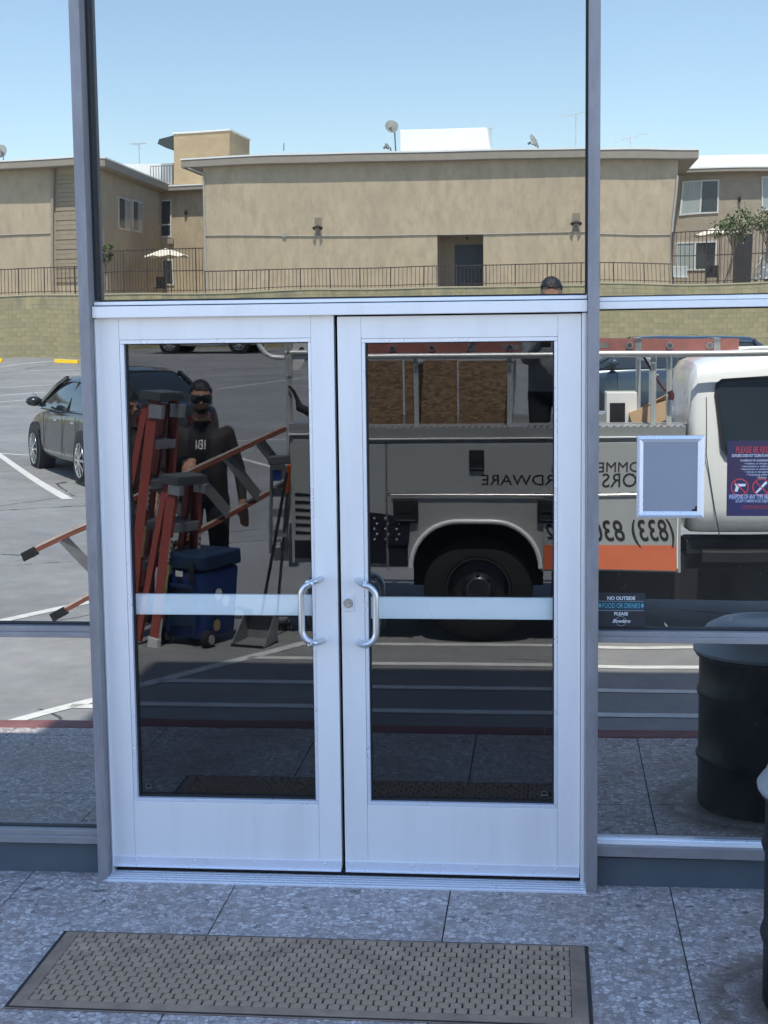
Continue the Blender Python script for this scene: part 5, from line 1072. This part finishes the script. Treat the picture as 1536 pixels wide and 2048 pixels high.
for r in range(nrow):
    zz = zb0+bh_*(r+.5)
    for c_ in range(-150, 90):
        xx = c_*bw_ + (bw_/2 if r % 2 else 0)
        if any(a-.2 < xx < b+.2 for a, b in vis) and r >= nrow-14 and cnt < 300:
            o = bpy.data.objects.new('block', random.choice(bmes)); COL.objects.link(o); o.parent = BW; o.location = (xx, -DW-.05-BW.location.y+random.uniform(-.004, .004), zz-zw0); cnt += 1
        else: rest.box(xx-bw_/2+.0025, xx+bw_/2-.0025, -DW-.10, -DW+random.uniform(-.004, .004), zz-bh_/2+.0025, zz+bh_/2-.0025)
o = rest.build('block', M_CMU, BW); o['kind'] = 'stuff'
m = MB(); m.box(-61, 37, -DW-.30, -DW-.06, zw0, zw1-.065); m.build('wall_core', mat('dark mortar', (.24, .215, .13), .95), BW)
m = MB(); m.box(-61, 37, -DW-.32, -DW+.03, zw1-.06, zw1); m.build('coping', mat('coping', (.46, .41, .27), .85, 0, .12, 2), BW)
m = MB(); m.box(-200, 200, -140, -DW-.33, zw1-.4, zw1-.05); struct(m.build('terrace', mat('terrace slab', (.32, .28, .22), .9)))
def fence(label, x0, x1, D, z0, z1, sp=.165, extra=None):
    Fx = thing('iron_fence', label, 'fence', ((x0+x1)/2, -D, z0)); m = MB(); m.box(x0, x1, -D-.02, -D+.02, z1-.04, z1); m.box(x0, x1, -D-.015, -D+.015, z0+.10, z0+.13)
    if extra: m.box(x0, x1, -D-.015, -D+.015, extra, extra+.04)
    m.build('rail', M_IRON, Fx); n = int((x1-x0)/sp); m = MB()
    for i in range(n+1):
        if i % 8: xx = x0+i*sp; m.box(xx-.010, xx+.010, -D-.01, -D+.01, z0+.02, z1-.041)
    o = m.build('pickets', M_IRON, Fx); o['kind'] = 'stuff'
    for i in range(0, n+1, 8): xx = x0+i*sp; m = MB(); m.box(xx-.022, xx+.022, -D-.021, -D+.021, z0-.05, z1+.01); m.build('post', M_IRON, Fx)
xs1 = at(190, 500, DW+.2).x; xs2 = at(413, 500, DW+.2).x; xs3 = at(1346, 500, DW+.2).x; zf1 = at(700, 537, DW+.2).z
fence('low brown iron fence on the block wall before the windowless wing', -45, xs1-.05, DW+.2, zw1, at(80, 535, DW+.2).z)
fence('tall brown iron fence closing the courtyard with the cream umbrella', xs1, xs2-.05, DW+.2, zw1, at(300, 499, DW+.2).z, .14, zf1)
fence('low brown iron fence on the block wall before the long stucco gable', xs2, xs3-.05, DW+.2, zw1, zf1)
fence('tall brown iron fence before the patio with small trees', xs3, 36, DW+.2, zw1, at(1440, 460, DW+.2).z, .15, at(1440, 510, DW+.2).z)

# ================================================================== APARTMENT HOUSE
DM = 62.0; AP = thing('apartment_house', 'two storey tan stucco apartment house with flat white roofs above the block wall', 'building', (-5, -68, zw1-.05))
A = lambda px, py, D=DM: at(px, py, D)
zg = zw1-.05; xa, xb = A(411, 450).x, A(1347, 450).x; ze = A(800, 326).z; zr = A(800, 306).z
ox0, ox1, oz1 = A(871, 500).x, A(966, 500).x, A(900, 471).z
m = MB()
m.box(xa, ox0, -DM-.25, -DM, zg, ze); m.box(ox1, xb, -DM-.25, -DM, zg, ze); m.box(ox0, ox1, -DM-.25, -DM, oz1, ze)
m.box(xa, xa+.25, -DM-12, -DM-.26, zg, ze); m.box(xb-.25, xb, -DM-12, -DM-.26, zg, ze); m.build('wall', M_STUC, AP)
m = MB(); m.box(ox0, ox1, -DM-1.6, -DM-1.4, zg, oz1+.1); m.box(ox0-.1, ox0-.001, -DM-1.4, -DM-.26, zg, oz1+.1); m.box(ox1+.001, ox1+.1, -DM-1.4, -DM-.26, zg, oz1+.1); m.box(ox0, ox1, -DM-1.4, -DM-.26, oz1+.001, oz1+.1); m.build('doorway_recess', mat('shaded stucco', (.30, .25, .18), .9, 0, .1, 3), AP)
dp = A(906, 492, DM+1.4); dq = A(966, 585, DM+1.4); m = MB(); m.box(dp.x, ox1, -DM-1.40, -DM-1.34, zg, dp.z); m.build('door', mat('dark blue door', (.03, .035, .05), .5), AP)
m = MB(); m.tube([A(930, 474)+Vector((0, -.6, 0)), A(930, 479)+Vector((0, -.6, 0))], .06, 10); m.build('ceiling_lamp', M_BLACK, AP)
# roof slab of the gable with thick fascia and white top
exl, exr = A(366, 320).x, A(1384, 310).x
def slab(x0, x1, d0, d1, z0, z1, nm='roof'):
    m = MB(); m.box(x0, x1, -d1, -d0, z0, z1-.07); m.build('fascia', M_EAVE, AP, bevel=.03); m = MB(); m.box(x0-.03, x1+.03, -d1-.03, -d0+.03, z1-.069, z1); m.build(nm, M_ROOFW, AP)
slab(exl, exr, DM-.36, DM+12.4, ze+.0, zr)
# left wing
xl = A(193, 450).x; zel = A(80, 339).z; zrl = A(80, 320).z; pxa, pxb = A(115, 450).x, A(155, 450).x
m = MB(); m.box(-48, pxa, -DM-.25, -DM, zg, zel); m.box(pxa, xl, -DM-.40, -DM-.18, zg, zel); m.box(xl-.25, xl, -DM-13, -DM-.41, zg, zel); m.build('wall', M_STUC, AP)
m = MB()
zz = A(130, 565).z
i = 0
while zz < A(130, 362).z: m.box(pxa+.12, pxb+.5, -DM-.175, -DM-.12+.02*(i % 2), zz, zz+.19); zz += .2; i += 1
m.build('siding_panel', mat('tan siding', (.33, .27, .19), .85), AP)
m = MB(); m.box(pxa-.05, pxa+.06, -DM-.01, -DM+.08, zg, zel); m.build('downspout', M_EAVE, AP)
slab(-48, xl+.5, DM-.7, DM+13, zel, zrl)
# recessed back wall of the courtyard
DC = 74.0; zec = at(340, 385, DC).z; zrc = at(340, 373, DC).z
m = MB(); m.box(xl-.3, xa+.2, -DC-.25, -DC, zg, zec); m.build('wall', M_STUC, AP); slab(xl-.2, xa-.02, DC-.6, DC+6, zec, zrc)
def window(x0, x1, z0, z1, D, side=None, split=.5, low=None, curtain=(0, .5), parent=AP):
    fr = MB(); f_ = .07; mw = mat('white window frame', (.62, .62, .60), .5)
    if side is None:
        fr.box(x0, x1, -D+.0, -D+.06, z0, z0+f_); fr.box(x0, x1, -D, -D+.06, z1-f_, z1); fr.box(x0, x0+f_, -D, -D+.06, z0+f_, z1-f_); fr.box(x1-f_, x1, -D, -D+.06, z0+f_, z1-f_)
        xm = x0+(x1-x0)*split; fr.box(xm-.035, xm+.035, -D, -D+.055, z0+f_, z1-f_)
        if low: fr.box(x0+f_, x1-f_, -D, -D+.052, low-.03, low+.03)
        w_ = fr.build('window', mw, parent); g = MB(); g.box(x0+f_, xm-.035, -D+.012, -D+.03, z0+f_, z1-f_); g.build('pane', mat('pane with curtain', (.34, .38, .37), .2, 0, .25, 5, stretch=(6, 6, .2)) if curtain[0] == 0 else M_AUTOG, w_)
        g = MB(); g.box(xm+.035, x1-f_, -D+.012, -D+.03, z0+f_, z1-f_); g.build('pane', mat('dark window', (.035, .04, .05), .12, spec=.6), w_)
    else:
        X_ = side; y0, y1 = x0, x1
        fr.box(X_, X_+.06, y0, y1, z0, z1); w_ = fr.build('window', mw, parent); g = MB(); ym = (y0+y1)/2; g.box(X_+.061, X_+.07, y0+.07, ym-.03, z0+.07, z1-.07); g.build('pane', mat('pane with curtain', (.34, .38, .37), .2), w_); g = MB(); g.box(X_+.061, X_+.07, ym+.03, y1-.07, z0+.07, z1-.07); g.build('pane', mat('dark window', (.035, .04, .05), .12, spec=.6), w_)
p, q = at(287, 402, DC), at(347, 476, DC); window(p.x, q.x, q.z, p.z, DC, low=at(300, 452, DC).z)
# windows in the side wall of the left wing (facing the courtyard)
def sidey(px):   # where the mirrored ray meets the side wall plane
    h, r = rr(px, 430); t = (xl-h.x)/r.x; return h+r*t
for pa, pb, ya, yb_ in ((228, 252, 391, 456), (258, 279, 398, 462)):
    y1_, y0_ = sidey(pa).y, sidey(pb).y
    if y1_ < -DM-.5 and y0_ > -DC-6: window(max(y0_, -DC+.2), y1_, A(pa, yb_, -y1_).z, A(pa, ya, -y1_).z, 0, side=xl)
p, q = at(240, 500, DC), at(258, 580, DC); m = MB(); m.box(p.x, q.x, -DC+.001, -DC+.05, zg, p.z); m.build('door', mat('brown door', (.10, .06, .04), .6), AP)
p, q = at(305, 520, DC), at(352, 570, DC); window(p.x, q.x, q.z, p.z, DC)
p, q = at(340, 479, DC), at(352, 489, DC); m = MB(); m.box(p.x, q.x, -DC+.001, -DC+.2, q.z, p.z); m.build('vent_box', M_EAVE, AP)
# white parapet, stair tower with dark awning and roof railing
p, q = at(188, 327, DC+2), at(347, 374, DC+2); m = MB(); m.box(p.x-.2, q.x, -DC-2.3, -DC-2, zrc-.2, p.z); m.build('parapet', M_ROOFW, AP)
p, q = at(346, 262, DC+1), at(462, 372, DC+1); q2 = at(500, 275, DC+6)
m = MB(); m.prism([(p.x, -DC-1), (q.x, -DC-1), (q2.x, -DC-6), (p.x, -DC-6)], zrc-.3, p.z, 'z'); m.build('stair_tower', M_STUC2, AP); m = MB(); m.prism([(p.x-.06, -DC-.94), (q.x+.03, -DC-.94), (q2.x+.06, -DC-6.06), (p.x-.06, -DC-6.06)], p.z+.001, p.z+.09, 'z'); m.build('tower_cap', M_ROOFW, AP)
a_ = at(312, 282, DC+1); m = MB(); m.prism([(p.x-.001, p.z-.05), (p.x-.001, at(346, 291, DC+1).z), (p.x-.25, at(346, 291, DC+1).z), (a_.x, a_.z), (a_.x+.1, at(320, 272, DC+1).z)], -DC-3, -DC-1.05); m.build('awning', mat('dark awning', (.035, .05, .05), .7), AP)
p, q = at(297, 329, DC-.3), at(346, 368, DC-.3); m = MB(); m.box(p.x, q.x, -DC+.28, -DC+.31, p.z-.03, p.z)
for i in range(9): xx = p.x+(q.x-p.x)*i/8; m.box(xx-.015, xx+.015, -DC+.28, -DC+.31, zrc, p.z-.031)
m.build('roof_railing', M_IRON, AP)
# right wing
DR = 68.0; zer = at(1440, 341, DR).z; zrr = at(1440, 330, DR).z
m = MB(); m.box(xb-.2, 40, -DR-.25, -DR, zg, zer); m.build('wall', mat('grey stucco', (.36, .305, .235), .9, 0, .12, 2.2, .8, 3.2), AP); slab(xb+.01, 40, DR-.6, DR+8, zer, zrr)
p, q = at(1365, 305, DR+3), at(1560, 332, DR+3); m = MB(); m.box(xb+.02, 40, -DR-3.3, -DR-3, zrr, p.z); m.build('parapet', M_ROOFW, AP)
p, q = at(1356, 357, DR), at(1427, 427, DR); window(p.x, q.x, q.z, p.z, DR)
p, q = at(1522, 348, DR), at(1600, 420, DR); window(p.x, q.x, q.z, p.z, DR)
p, q = at(1352, 483, DR), at(1425, 540, DR); window(p.x, q.x, q.z, p.z, DR, split=.45)
p, q = at(1462, 470, DR), at(1500, 545, DR); m = MB(); m.box(p.x, q.x, -DR+.001, -DR+.05, zg, p.z); m.build('door', mat('dark opening', (.03, .03, .035), .7), AP)
# conduit, lamps, downspouts, soffit lamp boards
m = MB(); m.tube([A(412, 474)+Vector((0, .03, 0)), A(700, 472)+Vector((0, .03, 0)), A(1345, 466)+Vector((0, .03, 0))], .022, 6); m.tube([A(-40, 473)+Vector((0, .03, 0)), A(112, 470)+Vector((0, .03, 0))], .022, 6); m.obox(A(566, 472)+Vector((0, .05, 0)), (.16, .06, .16)); m.build('conduit', mat('grey conduit', (.35, .33, .30), .6), AP)
for px, py in ((636, 455), (1153, 449)):
    c_ = A(px, py); m = MB(); m.box(c_.x-.16, c_.x+.16, -DM+.001, -DM+.03, c_.z-.38, c_.z+.42); lp_ = m.build('lamp_board', mat('lamp board', (.26, .22, .17), .8), AP)
    m = MB(); m.lathe([(.03, .10), (.06, .05), (.10, 0)], (c_.x, -DM+.12, c_.z), 12)
    for sg in (-1, 1): m.tube([(c_.x, -DM+.1, c_.z+.02), (c_.x+sg*.10, -DM+.2, c_.z), (c_.x+sg*.17, -DM+.28, c_.z-.06)], [.04, .05, .08], 10)
    m.build('flood_lamp', M_BLACK, lp_, smooth=50)
m = MB(); c_ = A(1346, 345); m.tube([(c_.x+.03, -DM+.06, c_.z), (c_.x-.0, -DM+.06, zg)], .04, 8); m.tube([A(376, 331)+Vector((0, .3, 0)), A(384, 338)+Vector((0, .3, 0)), A(408, 348)+Vector((0, .1, 0)), (A(410, 352).x, -DM+.06, A(410, 352).z), (A(411, 352).x+.02, -DM+.06, zg)], .045, 8); m.build('downspout', mat('pale downspout', (.42, .40, .36), .6), AP)
p, q = at(801, 262, DM+6), at(974, 300, DM+6); m = MB(); m.hexa([(p.x, -DM-9, zr), (q.x+.35, -DM-9, zr), (q.x+.25, -DM-6, zr), (p.x, -DM-6, zr), (p.x, -DM-9, p.z), (q.x, -DM-9, p.z), (q.x-.02, -DM-6.02, p.z), (p.x, -DM-6.02, p.z)]); m.build('roof_box', M_ROOFW, AP, bevel=.03)
def lamp(px, py, D): c_ = at(px, py, D); m = MB(); m.sphere((c_.x, -D+.1, c_.z), (.08, .1, .14), 10, 8); m.build('wall_lamp', M_BLACK, AP, smooth=60)
lamp(376, 428, DC); lamp(1472, 398, DR)

# ------------------------------------------------------------------ roof furniture: dishes and aerials
def dish(label, px, py, rpx, D, az, base_z):
    c_ = at(px, py, D); r_ = rpx*(D+5.5)/F; T = thing('satellite_dish', label, 'satellite dish', (c_.x, -D, base_z)); M_ = Matrix.Rotation(az, 3, 'Z') @ Matrix.Rotation(R(62), 3, 'X') @ Matrix.Rotation(math.pi, 3, 'Y')
    mm = MB(); mm.lathe([(r_*t, .22*r_*t*t) for t in (0, .25, .5, .75, 1)], n=24); m = MB(); m.add([M_ @ Vector(v) + c_ for v in mm.v], mm.f); o = m.build('reflector', mat('dish grey', (.42, .42, .39), .6), T, smooth=60); s_ = o.modifiers.new('s', 'SOLIDIFY'); s_.thickness = .02
    m = MB(); f_ = c_ + M_ @ Vector((0, 0, r_*1.1)); m.tube([c_ + M_ @ Vector((0, -r_*.95, .2*r_)), f_], .02, 6); m.obox(f_, (.09, .09, .14), M_); m.build('feed_arm', M_CAP, T)
    m = MB(); m.tube([c_, c_+Vector((.1, -.1, -r_*.6)), (c_.x+.15, -D-.1, base_z)], .03, 8); m.build('mast', M_CAP, T, smooth=60)
dish('large grey satellite dish on the mast beside the white roof box', 786, 254, 13, DM+5, R(10), zr)
dish('satellite dish turned edge on near the aerial on the long roof', 1074, 281, 13, DM+4, R(68), zr)
dish('small satellite dish low on the roof edge beside the large dish', 778, 294, 7, DM+3, R(50), zr)
dish('satellite dish on the roof of the windowless left wing', -3, 298, 14, DM+4, R(-40), zrl)
def aerial(label, px, pbase, ptop, D, wpx, seed):
    random.seed(seed); b_ = at(px, pbase, D); t_ = at(px, ptop, D); w_ = wpx*(D+5.5)/F; T = thing('roof_aerial', label, 'aerial', tuple(b_)); m = MB(); m.tube([(b_.x, b_.y, b_.z), (t_.x, t_.y, t_.z)], .022, 6); m.build('mast', M_GALV, T)
    m = MB(); an = random.uniform(-.5, .5); bo = Vector((math.cos(an), math.sin(an), random.uniform(-.05, .25)))*w_/2; c_ = Vector((t_.x, t_.y, t_.z-.03)); m.tube([c_-bo, c_+bo], .012, 5)
    for i in range(9):
        p_ = c_-bo+bo*2*(i+.5)/9; L_ = w_*.16*(1.4-.1*i); m.tube([p_+Vector((-.2, .5, .1))*L_*2, p_-Vector((-.2, .5, .1))*L_*2], .007, 4)
    for sg in (-1, 1): m.tube([c_+Vector((0, 0, -.3)), c_+Vector((sg*w_*.3, 0, .25))], .008, 4)
    m.build('elements', M_GALV, T)
aerial('television aerial on the white roof left of the stair tower', 273, 326, 282, DC+3, 34, 3)
aerial('long flat aerial on the gable roof behind the dark post', 1152, 300, 228, DM+5, 56, 5)
aerial('television aerial with crossed rods on the right end of the gable roof', 1270, 302, 272, DM+5, 70, 8)
aerial('thin aerial behind the white roof box', 982, 297, 259, DM+8, 26, 9)
m = MB(); b_ = at(568, 304, DM+4); m.tube([b_, at(568, 289, DM+4)], .02, 6); o = m.build('vent_pipe', M_CAP); tag(o, 'thin dark vent pipe rising from the long roof', 'pipe')

# ------------------------------------------------------------------ umbrellas and trees on the terrace
def umbrella(label, px, py, wpx, D, closed=False):
    c_ = at(px, py, D); r_ = wpx/2*(D+5.5)/F; T = thing('patio_umbrella', label, 'umbrella', (c_.x, -D, zg)); n = 8; m = MB()
    top = (c_.x, -D, c_.z); rim = []; hh_ = r_*.36 if not closed else r_*2.2
    for k_ in range(n):
        a_ = 2*math.pi*k_/n; rim.append((c_.x+r_*math.cos(a_), -D+r_*math.sin(a_), c_.z-hh_))
        a2 = a_+math.pi/n; rim.append((c_.x+r_*.90*math.cos(a2), -D+r_*.90*math.sin(a2), c_.z-hh_+.08))
    mid_ = [((p[0]-c_.x)*.5+c_.x, (p[1]+D)*.5-D, c_.z-hh_*.42) for p in rim]
    N_ = 2*n; m.add([top]+mid_+rim, [(0, 1+k_, 1+(k_+1) % N_) for k_ in range(N_)]+[(1+k_, 1+N_+k_, 1+N_+(k_+1) % N_, 1+(k_+1) % N_) for k_ in range(N_)]+[])
    o = m.build('canopy', M_UMB, T); s_ = o.modifiers.new('s', 'SOLIDIFY'); s_.thickness = .012
    m = MB(); m.tube([(c_.x, -D, zg), (c_.x, -D, c_.z-.02)], .025, 8); m.build('pole', M_BARK, T)
    m = MB()
    for k_ in range(n): m.tube([(c_.x, -D, c_.z-.06), tuple(Vector(rim[2*k_])+Vector((0, 0, .0)))], .010, 5)
    m.build('ribs', M_BARK, T)
umbrella('wide cream patio umbrella open in the fenced courtyard', 334, 497, 104, 66)
umbrella('flat cream patio umbrella behind the small tree trunk', 1432, 452, 110, 65)
umbrella('pink cream umbrella drooping at the right patio', 1548, 462, 90, 63.5, True)
def tree(label, px, pbase, ptop, D, crown, n, seed, name='small_tree', lean=.0):
    random.seed(seed); t_ = at(px, ptop, D); T = thing(name, label, 'tree', (t_.x, -D, zg)); H_ = t_.z-zg; m = MB()
    base = Vector((t_.x+lean, -D, zg)); fork = Vector((t_.x, -D, zg+H_*.5)); m.tube([base, base.lerp(fork, .5)+Vector((.05, 0, 0)), fork], [.09, .07, .055], 8); ends = []
    for k_ in range(7):
        a_ = 2*math.pi*k_/7+random.random(); e_ = fork+Vector((math.cos(a_)*crown*.6, math.sin(a_)*crown*.6, H_*random.uniform(.15, .42))); m.tube([fork, fork.lerp(e_, .5)+Vector((0, 0, .1)), e_], [.045, .03, .012], 6); ends.append(e_)
    m.build('trunk', M_BARK, T, smooth=60); m = MB(); cl = [e_+Vector([random.gauss(0, crown*.25) for _ in range(3)]) for e_ in ends for _ in range(3)]
    for i in range(n):
        c_ = random.choice(cl)+Vector([random.gauss(0, crown*.16) for _ in range(3)]); q_ = Matrix.Rotation(random.uniform(0, 6.28), 3, 'Z') @ Matrix.Rotation(random.uniform(-1.2, 1.2), 3, 'X'); s_ = random.uniform(.05, .11)
        m.add([c_+q_ @ Vector(p) for p in ((-s_*.5, 0, 0), (0, -s_, .01), (s_*.5, 0, 0), (0, s_, .01))], [(0, 1, 2, 3)])
    m.build('crown', M_LEAF, T)
tree('slim small tree with pale trunk and sparse crown behind the patio fence', 1462, 545, 426, 63, .95, 900, 11, lean=-.35)
tree('leafy small tree at the end of the patio fence', 1535, 545, 418, 63, 1.1, 900, 12)
tree('thin climbing plant at the corner of the courtyard', 203, 585, 480, 61.2, .35, 350, 13, 'climbing_plant')
# patio clutter behind the fence
random.seed(21)
for i, (px, py) in enumerate(((1360, 530), (1418, 522), (322, 552))):
    c_ = at(px, py, 62.6 if i < 2 else 66); T = thing('patio_chair', ['grey patio chair behind the tall fence next to the gable corner', 'dark patio chair behind the fence beside the small tree', 'patio chair below the cream umbrella in the courtyard'][i], 'chair', (c_.x, c_.y, zg)); mt_ = [M_GALV, M_JACK, M_IRON][i]
    m = MB(); m.box(c_.x-.27, c_.x+.27, c_.y-.27, c_.y+.27, zg+.40, zg+.45); m.build('seat', mt_, T, bevel=.01); m = MB(); m.box(c_.x-.27, c_.x+.27, c_.y-.30, c_.y-.26, zg+.46, zg+.95); m.build('backrest', mt_, T, bevel=.01)
    for sx_ in (-1, 1):
        for sy_ in (-1, 1): m = MB(); m.tube([(c_.x+sx_*.24, c_.y+sy_*.24, zg), (c_.x+sx_*.24, c_.y+sy_*.24, zg+.40)], .018, 6); m.build('leg', mt_, T)
for nm, (pa, pb, ya) in {'low bench': (575, 576, 0)}.items(): pass
